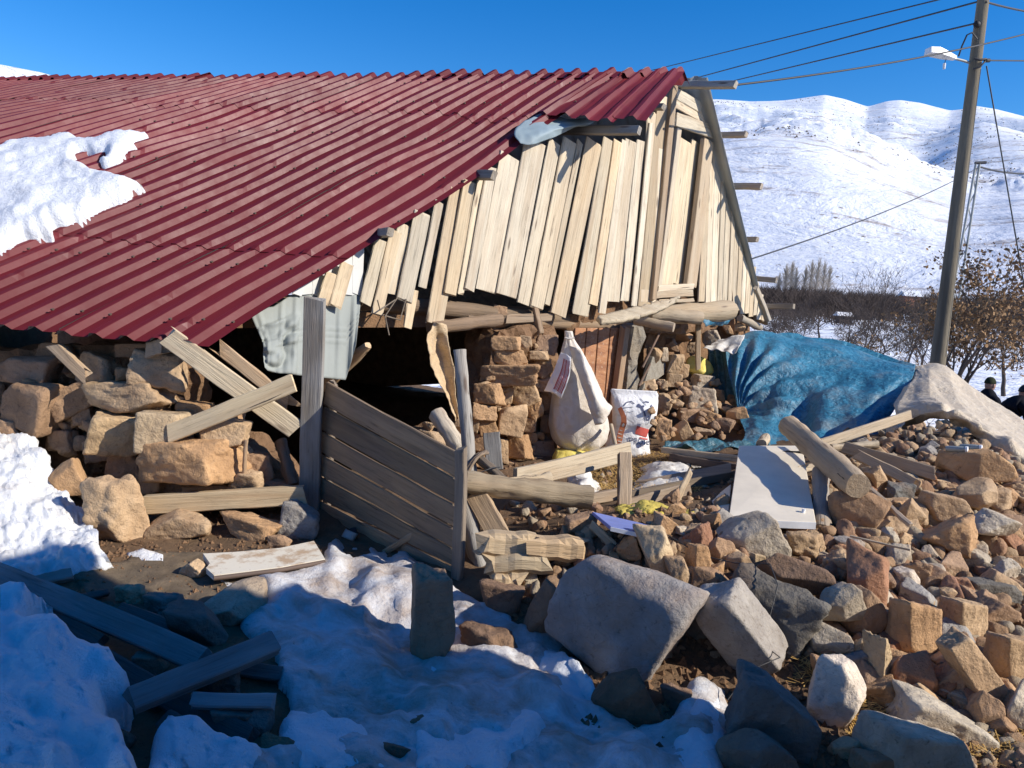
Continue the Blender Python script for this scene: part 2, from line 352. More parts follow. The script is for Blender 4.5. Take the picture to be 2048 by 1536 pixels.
GZ += .02*fbm(xy3(_gx*3, _gy*3), 4, 3)+.012*fbm(xy3(_gx*11, _gy*11), 3, 5)
_ga = np.array([-1.89, 5.16]); _gn = np.array([.71, -.70]); _din = -((_gx-_ga[0])*_gn[0]+(_gy-_ga[1])*_gn[1]); _df = _gy-5.5
GZ -= 1.0*sm(.35, .8, _din)*sm(.0, .5, _df)*(1-sm(11.5, 12.5, _gy-.45*_gx*0))*sm(.2, 1., 11.2-_gy+.0*_gx)
def G(x, y):
    x = np.asarray(x, float); y = np.asarray(y, float)
    u = np.clip((x-GX[0])/.075, 0, len(GX)-1.001); v = np.clip((y-GYs[0])/.075, 0, len(GYs)-1.001)
    i = u.astype(int); j = v.astype(int); a = u-i; b = v-j
    return (GZ[i, j]*(1-a)+GZ[i+1, j]*a)*(1-b)+(GZ[i, j+1]*(1-a)+GZ[i+1, j+1]*a)*b
def ghit(px, py, lift=0.):
    """where the view ray through a pixel meets the ground"""
    r = rays(px, py); r = r/np.linalg.norm(r, axis=-1, keepdims=True); t = np.full(r.shape[:-1], .6); done = np.zeros(t.shape, bool)
    for k in range(420):
        p = EYE+r*t[..., None]; h = p[..., 2]-(G(p[..., 0], p[..., 1])+lift)
        done |= h <= 0; t = np.where(done, t, t+np.maximum(.012, h*.45))
        if done.all(): break
    return EYE+r*t[..., None]
def gh(px, py, lift=0.): return ghit(np.array([px]), np.array([py]), lift)[0]
v = np.stack([_gx, _gy, GZ], -1).reshape(-1, 3)
o = put('ground', mesh('ground', v, grid_faces(len(GX), len(GYs))), None, kind='structure'); o['label'] = 'brown trodden earth of the yard'
o.data.materials.append(MT['earth'])
# ---------------------------------------------------------------- valley and mountains: one polar sheet
def prof(pts, sg=.05):
    az = []; te = []
    for px, py in pts:
        r = ray(px, py); az.append(math.atan2(r[0], r[1])); te.append(r[2]/math.hypot(r[0], r[1]))
    o = np.argsort(az); az = np.array(az)[o]; te = np.array(te)[o]
    g_ = np.linspace(-1.3, 1.3, 5200); t_ = np.interp(g_, az, te); k_ = np.hanning(int(sg/.0005)|1); t_ = np.convolve(np.pad(t_, len(k_)//2, 'edge'), k_/k_.sum(), 'valid')
    return lambda a: np.interp(a, g_, t_)
ridge = prof([(-600, 150), (-200, 112), (0, 127), (80, 142), (140, 160), (260, 190), (600, 240), (1100, 225), (1300, 205), (1430, 199), (1500, 203), (1570, 200), (1650, 189), (1690, 198), (1735, 213), (1775, 202), (1800, 200), (1840, 206), (1900, 222), (1925, 219), (1950, 212), (1990, 218), (2048, 233), (2200, 262), (2500, 330)], .012)
saddle = prof([(-600, 300), (0, 330), (600, 350), (1300, 300), (1430, 250), (1560, 262), (1640, 285), (1700, 300), (1760, 308), (1840, 330), (1900, 290), (1960, 268), (2048, 262), (2300, 300)])
crest = prof([(-600, 420), (0, 420), (600, 380), (1300, 300), (1430, 288), (1520, 281), (1600, 281), (1660, 288), (1720, 312), (1790, 345), (1850, 372), (1920, 400), (1980, 400), (2048, 385), (2300, 380)])
foot = prof([(-600, 545), (600, 560), (1430, 572), (1700, 578), (2048, 588), (2400, 590)])
az = np.concatenate([np.radians(np.arange(-180, -44, 3.)), np.radians(np.arange(-44, 8, .5)), np.radians(np.arange(8, 40, .08)), np.radians(np.arange(40, 180.1, 3.))])
rr = np.concatenate([np.geomspace(11, 300, 60), np.geomspace(312, 3000, 170), np.geomspace(3100, 6000, 8)])
AZ, RR = np.meshgrid(az, rr, indexing='ij'); aa = np.where(np.abs(AZ) > 1.2, np.sign(AZ)*1.2, AZ)
rk = [11, 22, 60, 150, 260, 380, 950, 1250, 2300, 3400, 6000]
f_ = foot(aa); c_ = crest(aa); s_ = saddle(aa); m_ = ridge(aa)
zk = [np.full_like(AZ, -1.1), np.full_like(AZ, -1.5), np.full_like(AZ, -1.6), np.full_like(AZ, -.4), np.full_like(AZ, 3.5)]
zk += [380*f_+1.65, 950*c_+1.65, 1250*(s_-.012)+1.65, 2300*m_+1.65, 3400*m_*.75, 6000*m_*.3]
lr = np.log(RR); lk = np.log(rk); ZF = np.zeros_like(RR)
for i in range(len(rk)-1):
    t = np.clip((lr-lk[i])/(lk[i+1]-lk[i]), 0, 1); sel = (lr >= lk[i]) & (lr <= lk[i+1])
    ts = t if i in (4, 5) else t*t*(3-2*t)
    if i == 5: ts = 1-(1-t)**1.45
    if i == 7: ts = t**1.3
    ZF = np.where(sel, zk[i]*(1-ts)+zk[i+1]*ts, ZF)
X_ = RR*np.sin(AZ); Y_ = RR*np.cos(AZ); q = xy3(X_, Y_)
hill = sm(380, 800, RR); far = sm(1150, 1700, RR)
rid = 1-np.abs(fbm(xy3(X_/300+.5*Y_/300, Y_/800), 3, 21)); rid2 = 1-np.abs(fbm(xy3(X_/120, Y_/260), 4, 31))
ZF += hill*(1-far)*(fbm(q/180, 5, 41)*13+fbm(q/40, 4, 44)*3.2)*(1-sm(900, 1000, RR)*.6)
ZF += far*((rid-.75)*75+(rid2-.75)*10+fbm(q/35, 3, 47)*1.2)*(1-sm(1750, 2250, RR)*.93)
ZF += sm(20, 60, RR)*(1-hill)*fbm(q/25, 3, 51)*.25
# rock ledges across the lower hill
led = (1-hill*0)*sm(560, 640, RR)*(1-sm(860, 930, RR)); ZF += led*np.abs(fbm(xy3(X_/60, Y_/16), 4, 61))*5
inside = (X_ > -12.6) & (X_ < 9.6) & (Y_ < 15.6) & (Y_ > -5.6); ZF = np.where(inside & (RR < 25), -2.4, ZF)
v = np.stack([X_, Y_, ZF], -1).reshape(-1, 3); N_az, N_r = AZ.shape
hills = put('hills', mesh('hills', v, [tuple(reversed(f)) for f in grid_faces(N_az, N_r)]), None, kind='structure')
n = N('hill_snow'); p = n.pos(); big = n.noise(n.sc(p, (1/90, 1/90, 1/25)), 1, 8, .65, .4); fine = n.noise(n.sc(p, (1/9, 1/5, 1/5)), 1, 6, .75); spot = n.noise(n.sc(p, (1/4, 1/4, 1/4)), 1, 3, .6)
strk = n.noise(n.sc(n.n('VectorRotate', rotation_type='Z_AXIS', i_Vector=p, i_Angle=.5).outputs[0], (1/240, 1/14, 1/30)), 1, 6, .7)
c = n.mix(n.ramp(fine, [(.6, 0.), (.7, .55)]), (.82, .84, .88), (.36, .31, .27))
c = n.mix(n.ramp(strk, [(.54, 0.), (.62, .8)]), c, n.mix(n.ramp(fine, [(.42, 0.), (.56, 1.)]), (.8, .82, .86), (.3, .23, .18)))
c = n.mix(n.ramp(spot, [(.66, 0.), (.72, .9)]), c, (.2, .16, .13))
n.set('Base Color', c); n.set('Roughness', .8); n.set('Specular IOR Level', .15); n.set('Normal', n.bump(fine, 2.5, .7, n.bump(big, 16, .6)))
hills.data.materials.append(MT['hill_snow'])
def zfar(a, r):
    i = int(np.clip(np.searchsorted(az, a), 1, len(az)-1)); j = int(np.clip(np.searchsorted(rr, r), 1, len(rr)-1))
    ta = (a-az[i-1])/(az[i]-az[i-1]); tr = (r-rr[j-1])/(rr[j]-rr[j-1])
    return float((ZF[i-1, j-1]*(1-ta)+ZF[i, j-1]*ta)*(1-tr)+(ZF[i-1, j]*(1-ta)+ZF[i, j]*ta)*tr)
def farpt(px, r, py=620):
    d = ray(px, py); a = math.atan2(d[0], d[1]); return np.array([r*math.sin(a), r*math.cos(a), zfar(a, r)])
# scattered shrubs on the slopes: uncountable, one object
v = []; f = []
for k in range(9000):
    a = math.radians(RN.uniform(11, 38)); r = math.exp(RN.uniform(math.log(400), math.log(2250)))
    x, y = r*math.sin(a), r*math.cos(a)
    if vn(np.array([x/60, y/120, 3.]), 9)*1.4+.5*vn(np.array([x/14, y/30, 5.]), 4)+RN.uniform(-.25, .25) < .3: continue
    z = zfar(a, r); h = RN.uniform(.35, .95)*(1+r/1500); b = len(v)
    for j in range(5):
        an = j*1.256+RN.uniform(0, 1); v.append((x+math.cos(an)*h*.8, y+math.sin(an)*h*.8, z-.3+h*.3*RN.uniform(0, 1)))
    v.append((x, y, z+h)); f += [(b+j, b+(j+1) % 5, b+5) for j in range(5)]
put('slope_scrub', mesh('slope_scrub', v, f, False), MT['hillshrub'], kind='stuff', label='dark scrub dotted over the snowy mountain slopes', cat='scrub')
# ---------------------------------------------------------------- the barn
E = P(416, 695, 4.9); EL = P(0, 662, 4.95); R0 = P(1247, 152, 8.1); RL = P(0, 165, 10.5); AP = P(1368, 150, 8.55); NR = 46
DE = (EL-E)/6.7; DR = (RL-R0)/NR; NEG = 3.6
def eave(i): return E+DE*i
def ridg(i):
    i = np.asarray(i, float)
    return np.where(i[..., None] >= 0, R0+DR*i[..., None], R0+(AP-R0)*(-i[..., None]/NEG))
def roofP(i, v):
    i = np.asarray(i, float); v = np.asarray(v, float)
    e = E+DE*i[..., None]; r = ridg(i); p = e+(r-e)*v[..., None]
    sag = -.05*np.sin(math.pi*v)*np.sin(np.clip(i, 0, 60)/7.+.6) - .03*fbm(np.stack([i/4, v*4, 0*i], -1), 2, 71)
    p[..., 2] += sag*np.minimum(1, 4*v*(1-v)+.1)
    return p
RNORM = unit(np.cross(DE, R0-E)); RNORM = RNORM if RNORM[2] > 0 else -RNORM
def profile(u):
    u = u % 1.0
    return np.interp(u, [0, .4, .56, .58, .76, .78, .9, 1.], [0, 0, .038, .04, .04, .038, 0, 0])
dents = [(random.randint(0, 45), random.uniform(.03, .97), random.uniform(.004, .012)) for _ in range(110)]
for i in range(0, 46): dents += [(i, .245, .016)]+([(i, .79+random.uniform(-.01, .01), .01)] if random.random() < .5 else [])
dents = np.array(dents)
def roof_sheet(i0, i1, v0, v1, lift, parent, mat, slide=0.):
    us = []
    for k in range(int(math.floor(i0)), int(math.ceil(i1))):
        us += [k+t for t in (0, .2, .4, .56, .58, .67, .76, .78, .9)]
    us = np.array([u for u in us if i0-1e-6 <= u <= i1+1e-6]+[i1]); us = np.unique(us)
    ln = 5.7*(v1-v0); nv = max(4, int(ln/.045)); vsq = np.linspace(v0, v1, nv)
    U, V = np.meshgrid(us, vsq, indexing='ij'); p = roofP(U, V)
    h = profile(U); top = h > .03
    for di, dv, dd in dents:
        if i0-1 <= di <= i1+1 and v0-.02 < dv < v1+.02:
            near = (np.abs(U-di-.67) < .2) & top; h = h-near*dd*np.exp(-((V-dv)*5.7/.03)**2)
    h = h+lift+.003*fbm(np.stack([U*.8, V*14, 0*U], -1), 3, 81+int(i0))
    h = h+np.where(np.abs(V-v1) < .012, 0, 0)
    p = p+RNORM*h[..., None]
    return sheet('roof_sheet', p, mat, parent, smooth=False)
barn = thing('barn', (float(E[0])-1, 7.0, .1), 'collapsing stone barn with red ribbed metal roof and pale plank gable', 'barn')
for r_, (v0, v1, lf) in enumerate([(0, .26, .0), (.24, .8, .006), (.775, .992, .012)]):
    i0 = 0
    for k in range(10):
        i1 = min(i0+5, 46); j = random.uniform(-.012, .012)
        roof_sheet(i0+(.0 if k == 0 else -.3), i1, max(0, v0+(j if r_ else random.uniform(0, .006))), v1, lf+.003*(k % 2), barn, MT['red_sheet']); i0 = i1
# short extra sheets beside the gable top
XA, XB = plane_hit(1068, 234, E, RNORM), plane_hit(1288, 252, E, RNORM); XC = plane_hit(1205, 152, E, RNORM)
for (s0, s1, vlo, lf) in [(0, 1.98, .0, .03), (1.75, 3.7, -.04, .038), (3.5, 5.02, .02, .046)]:
    us = np.unique(np.clip(np.concatenate([k+np.array([0, .2, .4, .56, .58, .67, .76, .78, .9]) for k in range(0, 6)]), s0, s1)); U, V = np.meshgrid(us, np.linspace(vlo, .985, 40), indexing='ij'); t = (U/5.)[..., None]
    lo = XA+(XB-XA)*t; hi = XC+(AP-XC)*t; p = lo+(hi-lo)*V[..., None]+RNORM*(lf+profile(1-U % 1)+.006*fbm(np.stack([U, V*5, 0*U], -1), 2, 7))[..., None]
    sheet('roof_sheet', p[:, ::-1], MT['red_sheet'], barn, smooth=False)
# screws
sv, sf = [], []
for v_ in (.05, .2, .36, .52, .68, .84, .95):
    for i_ in range(46):
        if random.random() < .2: continue
        q = roofP(np.array(i_+.2), np.array(v_+random.uniform(-.004, .004)))+RNORM*.022; b_ = len(sv); a_, c_ = unit(DE)*.007, unit(R0-E)*.007
        sv += [q-a_-c_, q+a_-c_, q+a_+c_, q-a_+c_]; sv += [p_+RNORM*.012 for p_ in sv[-4:]]; sf += [tuple(b_+k for k in f_) for f_ in ((4, 5, 6, 7), (0, 1, 5, 4), (1, 2, 6, 5), (2, 3, 7, 6), (3, 0, 4, 7))]
put('roof_screws', mesh('roof_screws', sv, sf, False), MT['dark_edge'], barn, kind='stuff')
# ridge caps
FB0 = P(1416, 152, 8.95); FB1 = P(1537, 648, 11.4); FD = (FB1-FB0)  # far slope edge
for k in range(11):
    i0 = -3.7 if k == 0 else -1.2+(k-1)*4.8; i1 = i0+(2.6 if k == 0 else 5.0)
    us = np.unique(np.concatenate([np.arange(math.floor(i0), math.ceil(i1)+1)[:, None]+np.array([0, .2, .4, .56, .67, .78, .9])]).ravel()); us = us[(us >= i0) & (us <= i1)]
    vv = np.array([.972, .985, 1.0, 1.015, 1.03]); U, V = np.meshgrid(us, vv, indexing='ij'); p = roofP(U, np.minimum(V, 1.0))
    over = np.clip(V-1, 0, 1)*5.7; p = p+np.stack([over*.55, over*.75, -over*.55], -1)
    hh = .02+1.1*profile(U)+.012*fbm(np.stack([U*.7, V*3+k*9, 0*U], -1), 2, 91)+.012*(1-np.abs(V-1)/.03)+.008*(k % 2)
    p = p+np.array([0, -.05, 1.])*hh[..., None]
    sheet('ridge_cap', p, MT['red_sheet'], barn, .002, smooth=False)
# far slope of the roof, grey sheets; the first column overhangs the gable
rd = unit(DR)
def far_sheet(a0, a1, name='roof_sheet'):
    us = np.arange(a0, a1+1e-6, .03); vsq = np.linspace(0, 1, 14); U, V = np.meshgrid(us, vsq, indexing='ij')
    fx = unit(np.array([.62, .78, 0])); p = FB0+rd*U[..., None]+FD*V[..., None]
    nn = unit(np.cross(rd, FD)); nn = nn if nn[2] > 0 else -nn
    h = np.interp((U/.19) % 1, [0, .4, .55, .8, .95, 1], [0, 0, .035, .035, 0, 0])+.01*fbm(np.stack([U*3, V*6, 0*U], -1), 2, 5)
    p = p+nn*(h-.03)[..., None]; return sheet(name, p, MT['galv_dull'], barn, .001)
far_sheet(0, 1.0); far_sheet(.95, 14.4)
# gable planes
A0 = np.array([-1.89, 5.16, 0]); MID = P(1350, 165, 8.8); MID[2] = 0; B0 = np.array([3.8, 11.56, 0])
g1 = unit(MID-A0); g2 = unit(B0-MID); n1 = np.array([g1[1], -g1[0], 0]); n2 = np.array([g2[1], -g2[0], 0])
def gp(px, py, off=0.):
    a = plane_hit(px, py, A0+n1*off, n1)
    if np.dot(a-A0, g1) > np.dot(MID-A0, g1): a = plane_hit(px, py, MID+n2*off, n2)
    return a
f1 = unit(np.array([-1, .06, 0])); nf = np.array([f1[1], -f1[0], 0]); nf = nf if nf[1] < 0 else -nf
FW = np.array([-1.95, 5.2, 0])
def fp(px, py, off=0.): return plane_hit(px, py, FW+nf*off, nf)
def board(name, b0, b1, t0, t1, off, th=.02, col=(.5, .43, .31), mat=None, parent=None, seg=8, pl=gp):
    """vertical board from 4 pixel corners (bottom left/right, top left/right) on the gable plane"""
    q = [pl(*b0, off), pl(*b1, off), pl(*t1, off), pl(*t0, off)]
    bm_ = (q[0]+q[1])/2; tm = (q[2]+q[3])/2; wd0 = np.linalg.norm(q[1]-q[0]); wd1 = np.linalg.norm(q[2]-q[3]); NP[0] += 1
    me = plank_mesh(float(np.linalg.norm(tm-bm_)), float(wd0), th, NP[0], .006, .014, 1-float(wd1/wd0), .004, seg)
    nn = np.cross(q[1]-q[0], q[3]-q[0]); nn = nn if np.dot(nn, EYE-bm_) > 0 else -nn
    return put(name, me, mat or MT['wood'], parent or barn, frame(bm_, tm, nn), col=col)
def lean(x): return np.interp(x, [560, 700, 900, 1130, 1230, 1300, 1400, 1530], [.25, .22, .16, .2, .1, .085, .06, .015])
def rake_y(x): return np.interp(x, [416, 1030, 1050, 1285, 1350], [690, 283, 268, 250, 160])
pale = [(.66, .56, .4), (.7, .6, .44), (.64, .53, .37), (.66, .52, .34), (.72, .63, .48), (.6, .47, .3)]
bl = [(632, 657, 608), (657, 683, 612), (718, 742, 606), (742, 765, 628), (765, 791, 585), (792, 824, 600), (806, 823, 652), (836, 853, 574), (851, 886, 645), (887, 912, 586), (914, 927, 584), (928, 948, 582), (949, 991, 580),
      (991, 1033, 590), (1033, 1058, 607), (1059, 1086, 615), (1087, 1099, 612), (1100, 1132, 630), (1143, 1176, 628), (1177, 1195, 607), (1196, 1211, 626), (1214, 1238, 603), (1240, 1258, 600), (1262, 1273, 610), (1275, 1300, 612)]
for k, (x0, x1, yb) in enumerate(bl):
    xm = (x0+x1)/2; s = lean(xm); xt = xm
    for _ in range(12): xt = xm+s*(yb-rake_y(xt)) if not (1035 < xt < 1285) else xm+s*(yb-266)
    yt = rake_y(xt)
    if 1035 < xt < 1285: yt = 262
    x0 += .3; x1 -= .3; w0 = x1-x0; wt = w0*np.interp(xm, [600, 1100, 1300], [1.0, .97, .9])
    if k == 6: yt = 560; xt = 826; wt = 20
    board('board', (x0, yb), (x1, yb+random.uniform(-3, 5)), (xt-wt/2, yt+24), (xt+wt/2, yt+18), .016*(k % 2)+random.uniform(0, .02), .02, tuple(np.array(random.choice(pale))*random.uniform(.78, 1.06)))
# boards left of the hatch and under the ridge
for (b0, b1, t0, t1) in [((1300, 606), (1311, 606), (1322, 205), (1336, 185)), ((1280, 604), (1298, 604), (1296, 240), (1318, 212)), ((1345, 172), (1352, 172), (1352, 158), (1358, 158))]:
    board('board', b0, b1, t0, t1, .015, .02, random.choice(pale))
rx = [(1396, 1409, 603), (1410, 1419, 606), (1420, 1433, 610), (1434, 1442, 612), (1443, 1453, 615), (1454, 1461, 618), (1462, 1471, 622), (1472, 1479, 620), (1480, 1488, 627), (1489, 1496, 628), (1497, 1505, 632), (1506, 1512, 630), (1513, 1521, 636), (1522, 1528, 640)]
for k, (x0, x1, yb) in enumerate(rx):
    xt = x0+ (12-.6*k); yt = np.interp(xt, [1405, 1430, 1460, 1500, 1530], [250, 300, 395, 520, 628])
    board('board', (x0-.5, yb), (x1+.5, yb+random.uniform(-3, 4)), (xt, yt), (xt+(x1-x0)*.95, yt+8), .012*(k % 2), .02, random.choice(pale))
# loft hatch
for (b0, b1, t0, t1) in [((1316, 573), (1345, 571), (1358, 278), (1382, 284)), ((1345, 571), (1372, 568), (1382, 284), (1406, 290))]:
    board('hatch_board', b0, b1, t0, t1, -.05, .02, (.6, .5, .34))
board('door_jamb', (1370, 572), (1389, 570), (1405, 280), (1423, 283), .03, .06, (.42, .33, .22))
board('door_jamb', (1311, 590), (1318, 590), (1352, 255), (1360, 257), .03, .05, (.55, .46, .33))
board('door_jamb', (1300, 600), (1309, 600), (1341, 172), (1352, 172), .04, .06, (.3, .22, .14))
def hplank(name, p0, p1, w_, th, col, off, parent=None, mat=None, **k):
    a, b = gp(*p0, off), gp(*p1, off); return plank(name, a, b, w_*a[1]/FPX, th, n1, mat, parent or barn, col, **k)
hplank('lintel', (1350, 238), (1428, 266), 26, .035, (.62, .54, .4), .05); hplank('board', (1352, 205), (1414, 240), 22, .02, (.6, .5, .36), .03); hplank('board', (1352, 186), (1402, 216), 22, .02, (.66, .58, .44), .045, rag=.05)
hplank('sill', (1316, 577), (1384, 573), 12, .05, (.6, .5, .36), .04); hplank('sill', (1308, 590), (1384, 586), 14, .05, (.56, .46, .32), .045)
hplank('board', (1318, 603), (1386, 600), 8, .03, (.5, .4, .28), .02)
# white cladding panel behind the lower boards
for x0 in range(584, 724, 20):
    board('cladding_strip', (x0, 590), (x0+20, 588), (x0+3, rake_y(x0+3)+2), (x0+23, rake_y(x0+23)+2), -.03+.003*((x0//20) % 2), .008, (.8, .8, .78), MT['white_pvc'], seg=2)
# purlins sticking out
def purlin(a, b, Ya, Yb, w_=11, col=(.3, .25, .19)):
    p0, p1 = P(*a, Ya), P(*b, Yb); d = unit(p1-p0)
    plank('purlin', p0-d*.25, p1, .07*w_/11, .055, VIEW, MT['wood_grey'], barn, col, bow=.004, rag=.004)
purlin((950, 349), (988, 351), 6.75, 6.55, 12); purlin((1150, 261), (1279, 261), 7.75, 7.2, 12); purlin((1312, 214), (1328, 214), 8.5, 8.4, 10); purlin((768, 465), (781, 464), 5.9, 5.8, 10)
purlin((1385, 170), (1472, 170), 8.7, 8.3, 12, (.45, .4, .32)); purlin((1432, 270), (1493, 269), 9.6, 9.25, 10, (.42, .34, .25)); purlin((1452, 373), (1523, 373), 10.1, 9.7, 11, (.42, .34, .25)); purlin((1486, 479), (1515, 479), 10.6, 10.4, 10); purlin((1512, 557), (1553, 561), 11., 10.8, 11); purlin((1528, 612), (1588, 613), 11.3, 10.9, 11)
hplank('rafter', (1512, 575), (1538, 640), 10, .05, (.4, .33, .24), .25, mat=MT['wood_grey'])
# bent grey flashing on the roof edge
net = [[P(1080, 229, 7.45), P(1120, 236, 7.55), P(1160, 238, 7.6), P(1197, 240, 7.7)], [P(1045, 245, 7.2), P(1095, 248, 7.3), P(1145, 250, 7.42), P(1180, 247, 7.6)], [P(1028, 266, 7.0), P(1075, 270, 7.08), P(1110, 262, 7.25), P(1150, 255, 7.5)], [P(1040, 287, 6.95), P(1062, 290, 7.0), P(1098, 278, 7.2), P(1135, 262, 7.45)]]
A = cr(net, 24, 36); A = A+normals(A)*(.012*fbm(A*7, 3, 5))[..., None]; sheet('flashing', A, MT['flash'], barn, .002, label='bent blue-grey flashing sheet at the roof edge')
# ---- stone walls: rough earth cores, stones set in them
def core(name, poly, back, pl, n_, mat, lab=None):
    pts = [pl(x, y, 0) for x, y in poly]; m = len(pts); c = sum(pts)/m
    bm = bmesh.new(); a = [bm.verts.new(p-c) for p in pts]; b = [bm.verts.new(p-c-n_*back) for p in pts]
    bm.faces.new(a); bm.faces.new(b[::-1])
    for i in range(m): bm.faces.new((a[i], b[i], b[(i+1) % m], a[(i+1) % m]))
    bmesh.ops.recalc_face_normals(bm, faces=bm.faces); bmesh.ops.triangulate(bm, faces=bm.faces[:])
    for _ in range(4):
        ed = [e for e in bm.edges if e.calc_length() > .09]
        if ed: bmesh.ops.subdivide_edges(bm, edges=ed, cuts=1)
        bmesh.ops.triangulate(bm, faces=[f for f in bm.faces if len(f.verts) > 3])
    V = np.array([v.co[:] for v in bm.verts]); D = fbm((V+c)*9, 3, 3)*.035+fbm((V+c)*3, 2, 9)*.04
    bm.normal_update()
    for v, d in zip(bm.verts, D): v.co += v.normal*d
    me = bpy.data.meshes.new(name); bm.to_mesh(me); bm.free()
    return put(name, me, mat, barn, Matrix.Translation(Vector(c)), label=lab)
wallL = core('stone_wall', [(-500, 1100), (-500, 690), (0, 705), (160, 690), (340, 690), (372, 770), (360, 850), (420, 880), (490, 890), (560, 940), (600, 1050)], .35, lambda x, y, o: fp(x, y, -.0+o), nf, MT['mud'], 'rough stone and mud wall under the red eave')
wallP = core('stone_wall', [(955, 965), (952, 840), (975, 760), (985, 690), (1000, 660), (1110, 650), (1120, 700), (1118, 965)], .4, lambda x, y, o: gp(x, y, .0+o), n1, MT['mud'], 'stone pier left of the hanging sack')
wallR = core('stone_wall', [(1285, 930), (1288, 700), (1300, 655), (1400, 650), (1500, 655), (1512, 900)], .4, lambda x, y, o: gp(x, y, -.25+o), n1, MT['mud'], 'tumbled stone wall between the door and the blue tarp')
core('stone_wall', [(845, 960), (850, 870), (890, 860), (960, 900), (960, 965)], .3, lambda x, y, o: gp(x, y, -.05+o), n1, MT['mud'])
# end wall strip above the openings and hidden inner walls closing the dark room
def wallquad(name, q, th, n_, mat): return quadbox(name, q, th, mat, barn, n_)
h0 = np.array([0, 0, -.3])
le0 = eave(NR)+np.array([0, .3, 0])
back0 = FB1+rd*.75; back1 = FB1+rd*14.2
def dn(p, z): return np.array([p[0], p[1], z])
wallquad('inner_wall', [dn(back0, -.3), dn(back1, -.3), back1+h0*.4, back0+h0*.4], .3, (0, 1, 0), MT['mud'])
rl = ridg(np.array(float(NR)-1)); ll = eave(NR-1)
wallquad('inner_wall', [dn(ll+[0, .3, 0], -.3), dn(back1, -.3), back1+h0*.6, ll+[0, .3, -.1]], .3, (-1, 0, 0), MT['mud'])
wallquad('inner_wall', [dn(ll+[0, .3, 0], -.3), dn(fp(-480, 900, -.2), -.3), fp(-480, 690, -.2), ll+[0, .3, -.1]], .3, (0, -1, 0), MT['mud'])
lf = [gp(430, 600, -.12), gp(1350, 620, -.12), gp(1522, 640, -.12)]
v = [dn(lf[0], 1.42), dn(lf[1], 1.48), dn(lf[2], 1.5), dn(back0, 1.5)+rd*.1, dn(back1, 1.3), dn(ll+[0, .5, 0], 1.32)]
v = v+[p-[0, 0, .12] for p in v]; m6 = [(0, 1, 2, 3, 4, 5), (11, 10, 9, 8, 7, 6)]+[(i, i+6, (i+1) % 6+6, (i+1) % 6) for i in range(6)]
put('loft_floor', mesh('loft_floor', v, m6, False), MT['mud'], barn)
# timbers above the openings
def gbeam(name, a, b, r, off, mat='bark', col=None, ns=10, oa=0, ob=0):
    p0, p1 = gp(*a, off+oa), gp(*b, off+ob); return tube(name, lerp(p0, p1, 9), [r*(1+.08*math.sin(i*2.1)) for i in range(9)], MT[mat], barn, ns, .12, seed=int(a[0]), col=col or (.4, .32, .22))
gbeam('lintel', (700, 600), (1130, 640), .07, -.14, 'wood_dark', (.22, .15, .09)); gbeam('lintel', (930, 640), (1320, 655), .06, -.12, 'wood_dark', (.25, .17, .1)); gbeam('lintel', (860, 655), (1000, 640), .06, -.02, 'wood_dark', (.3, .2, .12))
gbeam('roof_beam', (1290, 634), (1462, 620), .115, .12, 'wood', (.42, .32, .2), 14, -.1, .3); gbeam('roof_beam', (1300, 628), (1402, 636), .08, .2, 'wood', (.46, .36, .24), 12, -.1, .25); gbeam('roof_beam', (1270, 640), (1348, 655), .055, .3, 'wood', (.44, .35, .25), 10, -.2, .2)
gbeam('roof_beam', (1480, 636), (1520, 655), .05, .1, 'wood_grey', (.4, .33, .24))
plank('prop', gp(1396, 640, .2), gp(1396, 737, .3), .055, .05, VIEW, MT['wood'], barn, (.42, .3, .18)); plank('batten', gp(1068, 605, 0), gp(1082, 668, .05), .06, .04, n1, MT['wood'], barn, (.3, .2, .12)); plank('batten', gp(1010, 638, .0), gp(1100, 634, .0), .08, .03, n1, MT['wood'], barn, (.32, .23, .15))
# earth ceiling filling above the lintels
core('earth_fill', [(1120, 640), (1220, 600), (1340, 598), (1420, 612), (1500, 640), (1500, 662), (1300, 665), (1130, 660)], .5, lambda x, y, o: gp(x, y, -.1+o), n1, MT['mud'])
# split slab of trunk under the boards
net = [[gp(1192, 640, .35), gp(1240, 628, .35), gp(1300, 612, .35), gp(1355, 600, .3)], [gp(1200, 652, .45), gp(1250, 645, .47), gp(1310, 628, .45), gp(1352, 606, .35)]]
A = cr(net, 6, 40); A += (normals(A)*.01*fbm(A*20, 3, 3)[..., None]); sheet('split_slab', A, MT['wood'], barn, .05, col=(.6, .5, .35), label='splintered half-log slab under the gable boards')
# rusty door, its frame and the rough concrete jamb
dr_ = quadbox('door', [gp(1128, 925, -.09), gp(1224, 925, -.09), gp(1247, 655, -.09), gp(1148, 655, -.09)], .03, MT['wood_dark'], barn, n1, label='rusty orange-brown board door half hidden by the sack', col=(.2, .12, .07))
for k in range(4):
    f0, f1 = k/4+.012, (k+1)/4-.012; quadbox('door_board', [gp(1130+92*f0, 924, -.06), gp(1130+92*f1, 924, -.06), gp(1150+95*f1, 656, -.06), gp(1150+95*f0, 656, -.06)], .025, MT['rust'], dr_, n1)
plank('door_frame', gp(1215, 900, .0), gp(1250, 655, .0), .09, .08, n1, MT['wood'], barn, (.34, .22, .13)); plank('door_frame', gp(1228, 860, -.05), gp(1262, 655, -.05), .07, .1, n1, MT['wood_dark'], barn, (.3, .2, .12))
core('door_jamb', [(1252, 790), (1258, 720), (1268, 655), (1288, 658), (1284, 720), (1276, 800)], .3, lambda x, y, o: gp(x, y, .06+o), n1, MT['concrete'])
